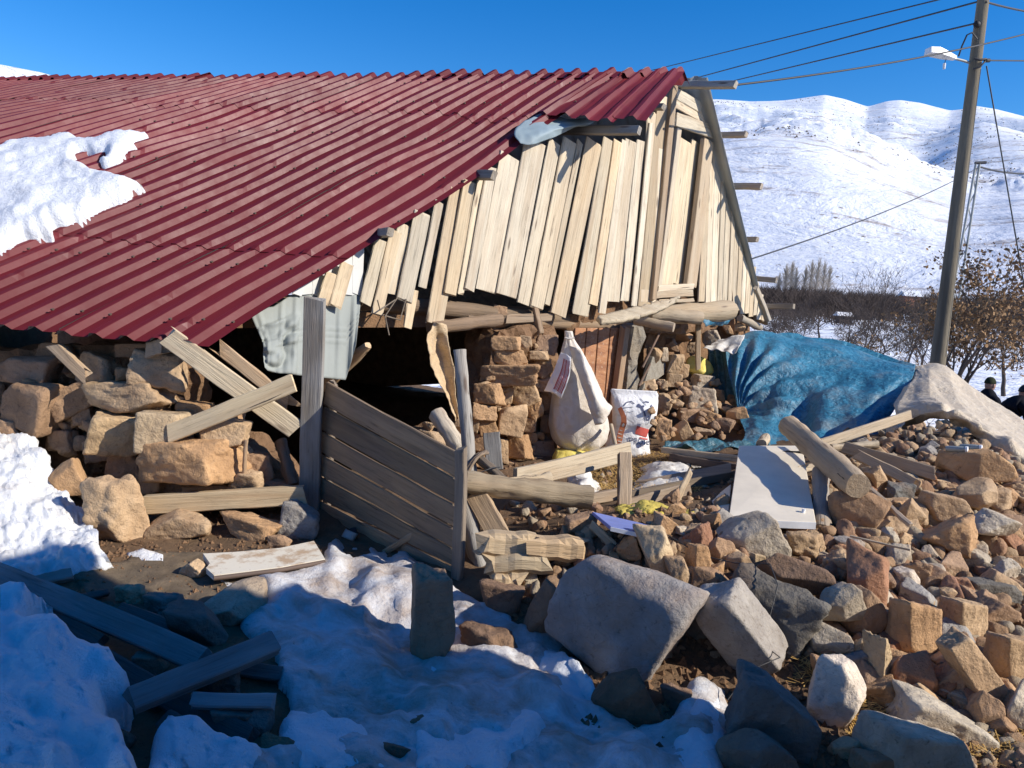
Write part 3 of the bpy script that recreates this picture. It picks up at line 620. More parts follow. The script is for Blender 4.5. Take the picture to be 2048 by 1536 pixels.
for a, b in [((1285, 735), (1318, 668)), ((1278, 772), (1300, 728))]:
    tube('iron_bar', [gp(*a, .15), gp(*b, .1)], .014, MT['wood_dark'], barn, 6, col=(.2, .12, .08))
# ---------------------------------------------------------------- stones
def make_rock(seed, sub=5, planes=11, sharp=16, rough=.06, block=False):
    bm = bmesh.new(); bmesh.ops.create_icosphere(bm, subdivisions=sub, radius=1.0)
    V = np.array([v.co[:] for v in bm.verts]); F = [[v.index for v in f.verts] for f in bm.faces]; bm.free()
    r = np.random.RandomState(seed); nn = r.normal(size=(planes, 3)); nn /= np.linalg.norm(nn, axis=1, keepdims=True); d = r.uniform(.55, 1.0, planes)
    ax = np.array([[1, 0, 0], [-1, 0, 0], [0, 1, 0], [0, -1, 0], [0, 0, 1], [0, 0, -1]]); nn = np.concatenate([nn, ax+r.normal(size=(6, 3))*.12]); nn /= np.linalg.norm(nn, axis=1, keepdims=True); d = np.append(d, r.uniform(.85, 1.05, 6))
    if block: d = np.append(r.uniform(.85, 1.1, planes), r.uniform(.6, .72, 6))
    q = np.maximum(V @ nn.T/d, 0)**sharp; rad = q.sum(1)**(-1/sharp)
    W_ = V*rad[:, None]; o = r.uniform(0, 90, 3)
    W_ = W_*(1+rough*fbm(W_*1.6+o, 3, seed)+rough*.55*fbm(W_*5+o, 3, seed+7)-rough*.5*np.maximum(0, fbm(W_*3.3+o, 2, seed+3))**1)[:, None]
    mn, mx = W_.min(0), W_.max(0); W_ = (W_-(mn+mx)/2)/(mx-mn)
    m = mesh('stone', W_, F); m.materials.append(MT['rock']); return m
ROCKS = [make_rock(100+i, 5, random.choice([7, 9, 12]), random.choice([14, 20, 34]), random.choice([.04, .06, .09])) for i in range(26)]
BLOCKS = [make_rock(500+i, 5, 6, 24, random.choice([.04, .07]), True) for i in range(12)]
ANG = [make_rock(600+i, 5, 14, 34, .03) for i in range(12)]
ROCKS = ROCKS[:14]+ANG
SMALL = [make_rock(300+i, 3, 8, 10, .1) for i in range(8)]
def rock_at(c, dims, rot=0, col=TAN, yaw=None, tilt=0, parent=None, lib=None, k=None, name='stone', **kw):
    lib = lib or ROCKS; me = lib[k] if k is not None else random.choice(lib)
    yaw = random.uniform(-.35, .35) if yaw is None else yaw
    M = Matrix.Translation(Vector(c)) @ Matrix.Rotation(math.radians(rot), 4, 'Y') @ Matrix.Rotation(tilt, 4, 'X') @ Matrix.Rotation(yaw, 4, 'Z') @ Matrix.Diagonal((*dims, 1))
    j = random.uniform(.88, 1.12); h = random.uniform(-.03, .03)
    return put(name, me, None, parent, M, col=(min(1, col[0]*j+h*.3), col[1]*j, max(.02, col[2]*j-h*.3)), **kw)
def rock_px(px, py, w_, h_, Y=None, rot=0, col=TAN, dz=.85, parent=None, pl=None, off=0, **kw):
    """stone that covers a pixel box at depth Y, or lies on the ground there"""
    if pl is not None: c = pl(px, py, off); Y = c[1]
    elif Y is None:
        g = gh(px, min(py+h_*.42, 1640)); Y = g[1]+.25*w_*g[1]/FPX; c = P(px, py, Y)
    else: c = P(px, py, Y)
    s = Y/FPX; return rock_at(c, (w_*s*1.04, (w_*.5+h_*.5)*s*dz, h_*s*1.06), rot, col, parent=parent, **kw)
# left wall under the eave (parts of the wall)
for (x, y, w_, h_, rot, col, off) in [(322, 738, 108, 68, 8, TAN, .12), (266, 790, 170, 58, -4, TAN, .15), (235, 868, 108, 88, 12, (.5, .37, .22), .25), (330, 868, 100, 94, 0, (.48, .38, .25), .3), (450, 862, 98, 54, 5, TAN, .22), (390, 925, 205, 98, -4, ORA, .28), (150, 800, 92, 60, -25, BRN, .1), (80, 812, 114, 105, 5, BRN, .12), (70, 740, 110, 62, 0, BRN, .05), (200, 738, 78, 64, 10, TAN, .06), (168, 832, 42, 38, 0, BRN, .1), (20, 870, 90, 70, 0, BRN, .15), (-60, 800, 110, 80, 0, BRN, .1), (300, 820, 90, 45, 0, ORA, .1), (250, 930, 70, 60, 0, BRN, .15), (200, 900, 60, 50, 0, BRN, .1), (130, 880, 60, 44, 0, BRN, .1), (455, 830, 60, 34, 0, ORA, .05), (390, 820, 70, 36, 0, ORA, .05), (520, 940, 60, 70, 0, BRN, .05), (555, 985, 60, 50, 0, BRN, .1), (280, 700, 90, 30, 0, BRN, .0), (120, 705, 80, 40, 0, BRN, .0), (430, 985, 120, 40, 0, ORA, .2), (310, 960, 60, 50, 0, ORA, .2), (360, 980, 90, 50, 0, BRN, .15)]:
    rock_px(x, y, w_, h_, rot=rot, col=col, pl=fp, off=off, parent=wallL, lib=BLOCKS)
for k in range(120):
    x, y = random.uniform(10, 540), random.uniform(740, 1010)
    if 360 < x and y < 880: continue
    s = random.uniform(12, 34); rock_px(x, y, s*1.3, s, rot=random.uniform(-30, 30), col=random.choice([ORA, BRN, TAN]), pl=fp, off=random.uniform(.02, .16), parent=wallL, lib=SMALL)
# pier
for (x, y, w_, h_, col, off) in [(1012, 686, 58, 30, ORA, .06), (1052, 684, 26, 24, TAN, .05), (1022, 715, 68, 37, ORA, .08), (1022, 750, 128, 46, ORA, .1), (978, 790, 62, 48, ORA, .08), (1017, 790, 20, 36, TAN, .06), (1050, 788, 62, 48, TAN, .09), (968, 823, 54, 34, ORA, .07), (1022, 841, 60, 64, TAN, .1), (1069, 815, 38, 44, ORA, .07), (975, 853, 42, 35, ORA, .07), (1061, 850, 26, 32, TAN, .06), (1040, 896, 48, 55, ORA, .09), (1008, 903, 22, 54, TAN, .07), (1028, 936, 52, 30, TAN, .08), (1095, 850, 32, 42, BRN, .03), (1088, 897, 56, 36, BRN, .03), (1092, 802, 32, 36, BRN, .02), (1084, 932, 70, 42, BRN, .06), (1085, 735, 40, 40, BRN, .02), (1090, 690, 50, 40, BRN, .0), (1085, 770, 34, 30, BRN, .03), (968, 885, 44, 34, ORA, .06), (970, 920, 46, 36, ORA, .06), (950, 850, 20, 30, TAN, .02), (1000, 620, 30, 20, BRN, -.1), (1100, 880, 30, 30, BRN, .02), (1062, 875, 26, 22, ORA, .05), (1078, 712, 46, 20, TAN, .07)]:
    rock_px(x, y, w_, h_, rot=random.uniform(-6, 6), col=col, pl=gp, off=off, parent=wallP, dz=.7, lib=BLOCKS)
for k in range(34):
    s = random.uniform(8, 18); rock_px(random.uniform(965, 1105), random.uniform(680, 950), s*1.4, s, rot=random.uniform(-20, 20), col=random.choice([ORA, TAN]), pl=gp, off=random.uniform(.0, .06), parent=wallP, lib=SMALL)
for (x, y, w_, h_) in [(862, 882, 80, 44), (856, 853, 26, 20), (905, 890, 40, 50), (930, 880, 34, 40), (920, 850, 26, 30), (890, 850, 20, 16)]:
    rock_px(x, y, w_, h_, rot=14, col=TAN, pl=gp, off=.1, parent=wallP)
# wall by the blue tarp
for (x, y, w_, h_, col, off, rot) in [(1310, 711, 28, 30, TAN, -.1, 0), (1327, 711, 20, 32, LGR, -.1, 0), (1347, 728, 30, 44, TAN, -.05, 10), (1366, 741, 22, 30, TAN, .0, 0), (1347, 761, 32, 28, TAN, .05, 0), (1405, 763, 40, 29, LGR, .25, 8), (1408, 800, 60, 50, LGR, .5, 4), (1441, 792, 20, 24, ORA, .5, 0), (1328, 808, 34, 42, TAN, .3, 0), (1353, 808, 24, 20, TAN, .35, 20), (1420, 838, 56, 32, ORA, .7, 10), (1476, 826, 42, 30, ORA, .9, 10), (1329, 860, 32, 46, ORA, .7, 10), (1363, 861, 40, 44, TAN, .8, -10), (1404, 862, 40, 16, TAN, .9, 0), (1298, 771, 36, 22, TAN, .0, -15), (1325, 770, 20, 22, TAN, .0, 0), (1422, 673, 36, 28, LGR, -.05, -15), (1384, 696, 22, 24, TAN, -.1, 0), (1476, 654, 26, 18, TAN, .0, 0), (1455, 660, 22, 18, ORA, .0, 0), (1380, 780, 20, 18, TAN, .2, 0), (1345, 790, 28, 22, ORA, .2, 0), (1378, 800, 24, 22, TAN, .3, 0), (1372, 770, 18, 16, TAN, .1, 0), (1300, 830, 30, 40, ORA, .4, 0), (1385, 830, 70, 30, BRN, .5, 5), (1450, 850, 40, 30, BRN, .9, 0), (1340, 690, 34, 26, BRN, -.2, 0), (1440, 700, 40, 40, BRN, -.2, 0), (1490, 690, 30, 30, BRN, -.2, 0), (1360, 670, 50, 24, BRN, -.25, 0)]:
    rock_px(x, y, w_, h_, rot=rot, col=col, pl=gp, off=off, parent=wallR, lib=BLOCKS+ANG)
quadbox('plaster_slab', [gp(1280, 775, .0), gp(1330, 752, -.05), gp(1338, 715, -.1), gp(1305, 712, -.08)], .06, MT['concrete'], wallR, n1)
for k in range(70):
    x = random.uniform(1300, 1490); y = random.uniform(760, 885); s = random.uniform(6, 16)
    rock_px(x, y, s*1.3, s, rot=random.uniform(-40, 40), col=random.choice([ORA, TAN, BRN]), pl=gp, off=np.interp(y, [700, 880], [.0, 1.0]), parent=wallR, lib=SMALL)
# loose stones one can point at
HERO = [(236, 1020, 134, 150, 4.72, 4, TAN, 'big tan block standing beside the sunlit snow bank'), (360, 1053, 142, 64, 4.66, -3, TAN, 'long tan stone under the horizontal timber'), (508, 1056, 116, 58, 4.68, 4, ORA, 'rounded orange-tan stone behind the broken white board'),
        (603, 1042, 80, 82, 4.75, 0, GRY, 'grey stone at the foot of the upright grey plank'), (135, 954, 82, 82, 4.8, 0, ORA, 'smooth orange stone half sunk in the snow bank'), (486, 964, 74, 48, 4.95, 0, TAN, 'small tan stone above the end of the horizontal timber'),
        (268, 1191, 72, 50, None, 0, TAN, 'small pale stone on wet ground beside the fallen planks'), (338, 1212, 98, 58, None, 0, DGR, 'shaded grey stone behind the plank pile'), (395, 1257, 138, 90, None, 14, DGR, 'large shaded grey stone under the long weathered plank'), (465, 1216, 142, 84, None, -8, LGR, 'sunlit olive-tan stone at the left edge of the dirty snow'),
        (865, 1238, 92, 204, 3.6, 2, BRN, 'tall brown stone standing upright in the snow'), (985, 1292, 142, 86, None, 8, DBR, 'dark triangular stone lying in shaded snow'), (1255, 1232, 285, 245, 3.75, 14, (.3, .305, .31), 'huge pale grey boulder at the front of the rubble'),
        (1098, 1225, 100, 135, 4.0, 0, DBR, 'dark slab leaning behind the left side of the grey boulder'), (1480, 1262, 110, 205, 3.62, -42, GRY, 'long grey slab slanting down beside the huge boulder'), (1545, 1226, 205, 150, 3.72, 10, DGR, 'big dark olive boulder with thin wire hanging over it'),
        (1592, 1146, 150, 76, 3.95, 6, DBR, 'dark purple-brown rounded stone above the olive boulder'), (1500, 1070, 138, 102, 4.35, 0, LGR, 'pitted lumpy boulder in front of the white panel'), (1727, 1162, 114, 122, 4.05, 22, RED, 'smooth reddish stone right of the dark rounded stone'),
        (1682, 1203, 80, 80, 3.72, 0, LGR, 'pale grey-green angular stone beside the olive boulder'), (1822, 1255, 118, 148, 3.72, 0, ORA, 'large tan six-sided boulder in the middle of the right heap'), (1716, 1226, 92, 112, 3.85, 0, BRN, 'brown stone behind the pale grey-green stone'),
        (1656, 1280, 102, 80, 3.6, 6, LGR, 'pale stone under the pale grey-green stone'), (1713, 1300, 48, 64, 3.7, 0, CRM, 'small cream pointed stone left of the upright finger stone'), (1756, 1318, 36, 114, 3.6, -4, CRM, 'narrow finger-shaped cream stone standing upright'),
        (1545, 1440, 188, 184, 2.98, 6, DGR, 'great dark boulder at the edge of the shadow'), (1510, 1515, 158, 115, 2.75, 0, DGR, 'dark stone at the bottom below the great dark boulder'), (1668, 1385, 104, 150, 3.2, 12, WHT, 'cream and pink fractured stone right of the great dark boulder'),
        (1825, 1352, 102, 94, 3.38, 0, RED, 'brown-red rounded stone below the six-sided boulder'), (1903, 1354, 74, 92, 3.4, 0, BRN, 'rough brown stone beside the slanted slab'), (1945, 1335, 74, 170, 3.48, -38, TAN, 'long slanted tan slab on the right heap'),
        (2018, 1315, 124, 128, 3.6, 0, TAN, 'large tan boulder cut by the right picture edge'), (1882, 1450, 198, 98, 3.12, 9, LGR, 'long pale block with a grey end near the bottom right'), (1828, 1502, 218, 125, 2.88, 9, LGR, 'broad pale speckled boulder at the bottom edge'),
        (1695, 1497, 80, 50, 2.96, 0, TAN, 'small block left of the broad speckled boulder'), (1757, 1532, 104, 64, 2.8, 0, BRN, 'brown stone at the bottom edge before the speckled boulder'), (1966, 1420, 62, 90, 3.2, 8, BRN, 'brown stone right of the long pale block'), (2038, 1415, 74, 98, 3.25, 0, LGR, 'banded grey stone at the lower right edge'),
        (1920, 1235, 98, 102, 3.95, 0, TAN, 'pointed tan stone right of the six-sided boulder'), (1982, 1226, 88, 62, 4.05, 0, BRN, 'brown flat-topped stone near the right edge'), (1985, 1184, 160, 54, 4.3, 5, DGR, 'long dark slab lying in shade at the right edge'), (1926, 1180, 52, 46, 4.25, 0, RED, 'small red-brown stone leaning on the long dark slab'),
        (1900, 1066, 114, 82, 4.75, 0, ORA, 'rugged orange boulder high on the right heap'), (1950, 991, 82, 66, 5.3, 0, TAN, 'tan boulder under the flat-topped block'), (1950, 932, 134, 78, 5.7, 4, ORA, 'flat-topped earthy block below the white tarp'), (1890, 1014, 92, 52, 5.1, 6, TAN, 'long tan stone left of the tan boulder'),
        (1990, 1050, 92, 50, 4.9, 16, LGR, 'slanting pale slab near the right edge'), (1716, 1028, 112, 98, 4.85, 8, BRN, 'brown boulder carrying the thick log'), (1798, 985, 60, 44, 5.3, 0, DGR, 'grey pitted stone beside the thin stick'), (1816, 1030, 52, 64, 4.95, 0, TAN, 'pale upright stone under the grey pitted stone'),
        (1752, 962, 42, 64, 5.35, -18, TAN, 'narrow pale stone right of the thick log'), (1702, 1093, 70, 38, 4.55, 0, GRY, 'flat grey stone below the brown boulder'), (1612, 1091, 98, 64, 4.45, 4, TAN, 'tan stone under the corner of the white panel'), (1866, 1158, 72, 54, 4.35, 8, BRN, 'brown wedge stone left of the long dark slab'),
        (1897, 1130, 78, 44, 4.5, 0, BRN, 'brown earthy stone under the rugged orange boulder'), (2008, 1140, 62, 44, 4.5, 0, LGR, 'pale stone above the long dark slab'), (1812, 1160, 50, 52, 4.3, 0, WHT, 'whitish stone above the six-sided boulder'), (1310, 1104, 82, 100, 4.08, 0, CRM, 'bright cream cracked stone on top of the huge boulder'),
        (1355, 1148, 57, 68, 3.98, 0, TAN, 'small tan stone right of the bright cream stone'), (1396, 1122, 40, 74, 4.1, 0, ORA, 'narrow orange stone right of the small tan one'), (1418, 1170, 84, 68, 3.95, 10, BRN, 'brown stone between the huge boulder and the olive boulder'), (1258, 1094, 48, 56, 4.15, 0, ORA, 'orange stone left of the bright cream stone'),
        (1478, 1126, 54, 46, 4.1, 0, TAN, 'tan stone in front of the pitted boulder'), (1513, 1122, 34, 40, 4.1, 0, CRM, 'small pale stone below the pitted boulder'), (1165, 1052, 74, 48, 4.5, -15, BRN, 'brown earthy stone left of the blue board'), (1250, 1392, 132, 112, 3.35, 0, DBR, 'dark brown stone below the huge grey boulder'),
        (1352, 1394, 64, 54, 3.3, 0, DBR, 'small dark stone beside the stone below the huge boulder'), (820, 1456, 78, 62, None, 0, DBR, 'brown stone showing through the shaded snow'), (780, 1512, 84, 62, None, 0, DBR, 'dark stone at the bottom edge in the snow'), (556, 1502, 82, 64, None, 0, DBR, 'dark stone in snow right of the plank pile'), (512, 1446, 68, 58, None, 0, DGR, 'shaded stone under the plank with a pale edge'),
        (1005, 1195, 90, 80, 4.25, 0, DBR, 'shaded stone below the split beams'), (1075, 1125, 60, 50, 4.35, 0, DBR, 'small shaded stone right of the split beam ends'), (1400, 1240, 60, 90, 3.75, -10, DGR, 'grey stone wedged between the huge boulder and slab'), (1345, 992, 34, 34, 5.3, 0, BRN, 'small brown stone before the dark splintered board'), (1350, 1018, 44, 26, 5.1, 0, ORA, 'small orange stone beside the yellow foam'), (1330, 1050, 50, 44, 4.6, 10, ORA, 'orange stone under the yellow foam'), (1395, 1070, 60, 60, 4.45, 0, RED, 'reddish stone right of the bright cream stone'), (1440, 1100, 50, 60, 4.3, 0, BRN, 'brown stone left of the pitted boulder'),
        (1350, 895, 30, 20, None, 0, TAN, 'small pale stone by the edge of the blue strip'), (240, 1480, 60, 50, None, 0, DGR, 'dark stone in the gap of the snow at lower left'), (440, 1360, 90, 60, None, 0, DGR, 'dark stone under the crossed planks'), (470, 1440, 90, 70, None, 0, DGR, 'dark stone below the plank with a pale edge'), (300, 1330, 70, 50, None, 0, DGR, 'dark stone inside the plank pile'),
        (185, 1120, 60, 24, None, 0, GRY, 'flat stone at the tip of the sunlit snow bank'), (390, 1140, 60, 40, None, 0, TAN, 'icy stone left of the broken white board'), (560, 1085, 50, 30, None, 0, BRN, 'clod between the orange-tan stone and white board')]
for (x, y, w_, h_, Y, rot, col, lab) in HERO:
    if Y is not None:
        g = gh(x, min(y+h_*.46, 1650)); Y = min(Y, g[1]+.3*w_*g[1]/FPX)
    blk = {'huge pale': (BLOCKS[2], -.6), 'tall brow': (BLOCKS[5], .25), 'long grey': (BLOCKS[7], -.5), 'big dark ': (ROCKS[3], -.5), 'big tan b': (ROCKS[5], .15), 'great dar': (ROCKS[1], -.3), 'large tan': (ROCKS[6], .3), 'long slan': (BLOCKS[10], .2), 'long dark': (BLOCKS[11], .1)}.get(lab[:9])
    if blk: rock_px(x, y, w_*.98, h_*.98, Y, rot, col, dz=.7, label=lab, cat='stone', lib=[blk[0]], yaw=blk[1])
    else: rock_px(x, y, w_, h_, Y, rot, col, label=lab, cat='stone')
hx = np.array([(h[0], h[1], h[2], h[3]) for h in HERO])
# smaller rubble filling the heaps: alike, grouped
zones = [((1640, 2060), (985, 1536), 128, (34, 74), 'mid-sized rubble stone wedged in the right-hand heap', 'rubble of the right-hand heap'), ((1040, 1640), (1030, 1200), 34, (24, 48), 'mid-sized rubble stone around the beams and grey boulder', 'rubble of the middle heap'), ((1700, 2020), (858, 985), 46, (18, 40), 'small stone heaped under the cream tarp edge', 'stones under the cream tarp')]
CN = {TAN: 'tan', ORA: 'orange-tan', BRN: 'brown', RED: 'reddish', LGR: 'pale', GRY: 'grey'}; SEEN = {}
def short(t):
    for w_ in (' in ', ' beside ', ' under ', ' behind ', ' with ', ' at ', ' on ', ' right ', ' left ', ' below ', ' above ', ' near ', ' between ', ' lying', ' standing', ' leaning', ' carrying', ' cut', ' slanting', ' half', ' showing', ' wedged', ' before ', ' around ', ' inside ', ' high '): t = t.split(w_)[0]
    return t
def rub_label(x, y, s, col):
    dd = np.hypot((hx[:, 0]-x)/(hx[:, 2]+30), (hx[:, 1]-y)/(hx[:, 3]+30)); i = int(np.argmin(dd)); dx, dy = x-hx[i, 0], y-hx[i, 1]
    rel = ('just right of' if dx > 0 else 'just left of') if abs(dx) > abs(dy) else ('just below' if dy > 0 else 'just above')
    t = ('%s %s rubble stone %s the %s' % ('small' if s < 38 else 'mid-sized' if s < 56 else 'larger', CN[col], rel, short(HERO[i][7])))
    SEEN[t] = SEEN.get(t, 0)+1
    if SEEN[t] > 1: t += ', '+['', '', 'second', 'third', 'fourth', 'fifth', 'sixth', 'seventh'][min(7, SEEN[t])]+' such'
    return t
for (xr, yr, cnt, sr, lab, grp) in zones:
    for k in range(cnt):
        x, y = random.uniform(*xr), random.uniform(*yr)
        if 1640 < x < 1770 and y > 1390 and random.random() < .8: continue
        s = random.uniform(*sr); col = random.choice([TAN, ORA, BRN, TAN, RED, LGR, GRY, ORA])
        g = gh(x, y); d = s*g[1]/FPX
        lab = rub_label(x, y, s, col)
        rock_at(g+[0, .0, d*.12], (d*random.uniform(1, 1.5), d*random.uniform(.8, 1.2), d*random.uniform(.7, 1.1)), random.uniform(-40, 40), col, random.uniform(0, 6.28), random.uniform(-.5, .5), label=lab, cat='stone', group=grp)
def pile(name, xr, yr, cnt, sr, label, skip=None):
    """the many smaller stones that nobody could count"""
    base = []
    for m in SMALL:
        a_ = np.zeros(len(m.vertices)*3); m.vertices.foreach_get('co', a_); base.append((a_.reshape(-1, 3), np.array([p_.vertices[:] for p_ in m.polygons])))
    VV, FF, n_ = [], [], 0; mi = []
    px = RN.uniform(*xr, cnt); py = RN.uniform(*yr, cnt); gg = ghit(px, py)
    for i in range(cnt):
        if skip and skip(px[i], py[i]): continue
        V, F = base[RN.randint(len(base))]; d = RN.uniform(*sr)*gg[i][1]/FPX; R_ = np.array(Matrix.Rotation(RN.uniform(0, 6.28), 3, 'Z') @ Matrix.Rotation(RN.uniform(-.8, .8), 3, 'X') @ Matrix.Rotation(RN.uniform(-.8, .8), 3, 'Y'))
        VV.append((V*RN.uniform(.7, 1.3, 3)*d) @ R_.T+gg[i]+[0, 0, d*.15]); FF.append(F+n_); n_ += len(V); mi.append(np.full(len(F), RN.randint(4)))
    V = np.concatenate(VV); F = np.concatenate(FF); me = bpy.data.meshes.new(name); me.vertices.add(len(V)); me.vertices.foreach_set('co', V.ravel()); me.loops.add(F.size); me.loops.foreach_set('vertex_index', F.ravel()); me.polygons.add(len(F)); me.polygons.foreach_set('loop_start', np.arange(0, F.size, 3)); me.polygons.foreach_set('loop_total', np.full(len(F), 3))
    for c_ in ('pile_a', 'pile_b', 'pile_c', 'pile_d'): me.materials.append(MT[c_])
    me.polygons.foreach_set('material_index', np.concatenate(mi)); me.polygons.foreach_set('use_smooth', np.ones(len(F), bool)); me.update(); me.validate()
    put(name, me, None, label=label, cat='rubble', kind='stuff')
m_earth('pile_a', (.34, .23, .14), (.53, .38, .23), (.44, .29, .17), .03, 9); m_earth('pile_b', (.3, .19, .11), (.46, .3, .18), (.36, .23, .14), .03, 9); m_earth('pile_c', (.3, .24, .17), (.48, .4, .29), (.36, .28, .19), .03, 9); m_earth('pile_d', (.28, .16, .1), (.42, .26, .16), (.33, .2, .12), .03, 9)
pile('rubble', (1640, 2420), (960, 1600), 1500, (14, 44), 'smaller broken stones packed between the big ones of the right heap', lambda x, y: x < 1780 and y > 1380)
pile('rubble', (1020, 1660), (1010, 1330), 260, (12, 32), 'smaller broken stones of the middle heap', lambda x, y: y > 1200 and x < 1100)
pile('rubble', (1690, 2040), (850, 985), 420, (9, 26), 'small stones and clods heaped under the cream tarp')
pile('rubble', (1060, 1640), (930, 1040), 160, (6, 16), 'bits of broken stone strewn over the yard')
# gravel and clods: uncountable
def gravel(name, xr, yr, cnt, smin, smax, mat, label, surf=None):
    base = np.array([[1, 0, 0], [-1, 0, 0], [0, 1, 0], [0, -1, 0], [0, 0, 1], [0, 0, -1.]]); bf = [(0, 2, 4), (2, 1, 4), (1, 3, 4), (3, 0, 4), (2, 0, 5), (1, 2, 5), (3, 1, 5), (0, 3, 5)]
    px = RN.uniform(*xr, cnt); py = RN.uniform(*yr, cnt); g = ghit(px, py) if surf is None else surf(px, py); v = []; f = []
    for p in g:
        s = RN.uniform(smin, smax); q = base*s*RN.uniform(.5, 1.3, (6, 1))*RN.uniform(.6, 1.3, (1, 3))+RN.normal(size=(6, 3))*s*.15; b = len(v)
        v += list(q+p+[0, 0, s*.2]); f += [tuple(i+b for i in t) for t in bf]
    m = mesh(name, v, f, False); m.materials.append(mat); return put(name, m, None, label=label, cat='gravel', kind='stuff')
gravel('gravel', (1000, 2300), (930, 1536), 5200, .006, .03, MT['mud'], 'loose brown clods and grit between the rubble stones')
gravel('grit', (150, 620), (1000, 1230), 1500, .004, .02, MT['mud'], 'crumbled mud below the left wall')
gravel('clods', (120, 340), (720, 1000), 500, .006, .03, MT['mud'], 'crumbled mortar lying on the left wall', lambda a, b: np.array([fp(x, y, random.uniform(0, .12)) for x, y in zip(a, b)]))
# ---------------------------------------------------------------- snow
def snow_px(name, poly, surf, nrm, thick, step, edge, mat, label, noise=.25, kind='stuff', seed=1, lump=.03, wob=10, prints=(), cat='snow'):
    poly = np.array(poly, float); x0, y0 = poly.min(0)-step*2; x1, y1 = poly.max(0)+step*2
    xs = np.arange(x0, x1, step); ys = np.arange(y0, y1, step); X, Y = np.meshgrid(xs, ys, indexing='ij')
    wx = X+wob*fbm(xy3(X/55, Y/55), 3, seed); wy = Y+wob*fbm(xy3(X/55, Y/55, 5.), 3, seed)
    d = inpoly(wx, wy, poly); t = np.clip(d/edge, -1, 1)
    h = np.where(t > 0, thick*np.sqrt(np.clip(1-(1-t)**2, 0, 1)), -.05)
    h = h*(1+noise*fbm(xy3(X/90, Y/70), 3, seed+4))
    p = surf(X, Y)
    for (fx, fy, fr, fd) in prints:
        e_ = ((p[..., 0]-fx)**2/fr**2+(p[..., 1]-fy)**2/(fr*1.7)**2); h = h-np.where(t > .05, fd*np.exp(-e_**2), 0)+np.where(t > .2, fd*.35*np.exp(-(np.sqrt(e_)-1.35)**2*9), 0)
    h = h+np.where(t > 0, 1, 0)*(lump*fbm(p*np.array([5, 5, 0])+seed, 4, seed+8)*np.clip(t*2, 0, 1))
    h = np.where(t > .25, np.maximum(h, .014), h)
    p = p+np.asarray(nrm)*h[..., None]
    keep = d > -step*1.6; nv = len(ys); f = []
    for i in range(len(xs)-1):
        for j in range(nv-1):
            if keep[i, j] and keep[i+1, j] and keep[i, j+1] and keep[i+1, j+1]: f.append((i*nv+j, (i+1)*nv+j, (i+1)*nv+j+1, i*nv+j+1))
    us = np.unique(np.array(f)); mp = -np.ones(len(xs)*nv, int); mp[us] = np.arange(len(us)); v = p.reshape(-1, 3)[us]; f = [tuple(mp[list(q)]) for q in f]
    m = mesh(name, v, f)
    # make normals face up
    m.materials.append(mat); n0 = np.array([q.normal[2] for q in m.polygons][:400]).mean()
    if n0 < 0: m.flip_normals()
    return put(name, m, None, label=label, cat=cat, kind=kind)
def roofhit(X, Y):
    """point of the red roof plane seen through a pixel"""
    r = rays(X, Y); n_ = RNORM; c = roofP(np.array(8.), np.array(.5)); c2 = E
    t = np.dot(c2-EYE, n_)/(r @ n_); p = EYE+r*t[..., None]
    # refine onto the twisted roof
    for _ in range(3):
        q = p-E; Sx = R0-E; a = np.stack([DE, Sx], 1); sol = q.reshape(-1, 3) @ np.linalg.pinv(a).T; v = sol[:, 1]; i = sol[:, 0]
        i = (i-0)/np.maximum(.2, (1-v)+v*np.linalg.norm(DR)/np.linalg.norm(DE))
        s = roofP(i.reshape(X.shape), v.reshape(X.shape)); dh = ((s-p) @ n_); t = t+dh/(r @ n_); p = EYE+r*t[..., None]
    return p
snow_px('roof_snow', [(-60, 330), (0, 318), (30, 305), (60, 300), (110, 292), (150, 288), (178, 300), (205, 290), (230, 285), (262, 282), (300, 285), (304, 297), (280, 312), (288, 322), (262, 330), (245, 340), (215, 350), (205, 342), (225, 330), (190, 332), (165, 335), (160, 345), (185, 360), (225, 366), (260, 380), (292, 385), (268, 398), (262, 420), (200, 448), (150, 466), (115, 470), (112, 488), (60, 492), (30, 508), (-60, 535)], roofhit, RNORM+np.array([0, 0, .3]), .14, 4, 18, MT['snow'], 'thick white snow slab sliding off the red roof', seed=3, wob=5, noise=.1, lump=.02)
snow_px('roof_snow', [(-40, 262), (10, 260), (28, 266), (0, 275), (-40, 280)], roofhit, RNORM, .05, 3, 9, MT['snow'], 'thin snow streak on the red roof above the slab', seed=4, wob=2)
snow_px('roof_snow', [(-40, 290), (8, 285), (32, 285), (0, 297), (-40, 303)], roofhit, RNORM, .05, 3, 9, MT['snow'], 'second snow streak just above the roof slab', seed=5, wob=2)
GS = lambda X, Y: ghit(X, Y)
snow_px('snow_patch', [(655, 1092), (700, 1098), (745, 1100), (800, 1118), (860, 1135), (905, 1160), (960, 1205), (1030, 1240), (1100, 1275), (1150, 1305), (1175, 1380), (1215, 1420), (1270, 1468), (1330, 1430), (1400, 1375), (1452, 1400), (1470, 1470), (1440, 1640), (300, 1640), (330, 1480), (380, 1475), (430, 1500), (540, 1490), (585, 1430), (565, 1370), (545, 1310), (495, 1262), (480, 1225), (520, 1200), (430, 1160), (520, 1150), (640, 1125)], GS, (0, 0, 1.), .07, 7, 70, MT['snow_dirty'], 'trodden dirty snow across the shaded yard', noise=.5, seed=11, lump=.022, wob=16, prints=[(random.uniform(-1.5, .7), random.uniform(2.6, 4.7), random.uniform(.07, .12), random.uniform(.015, .032)) for _ in range(34)])
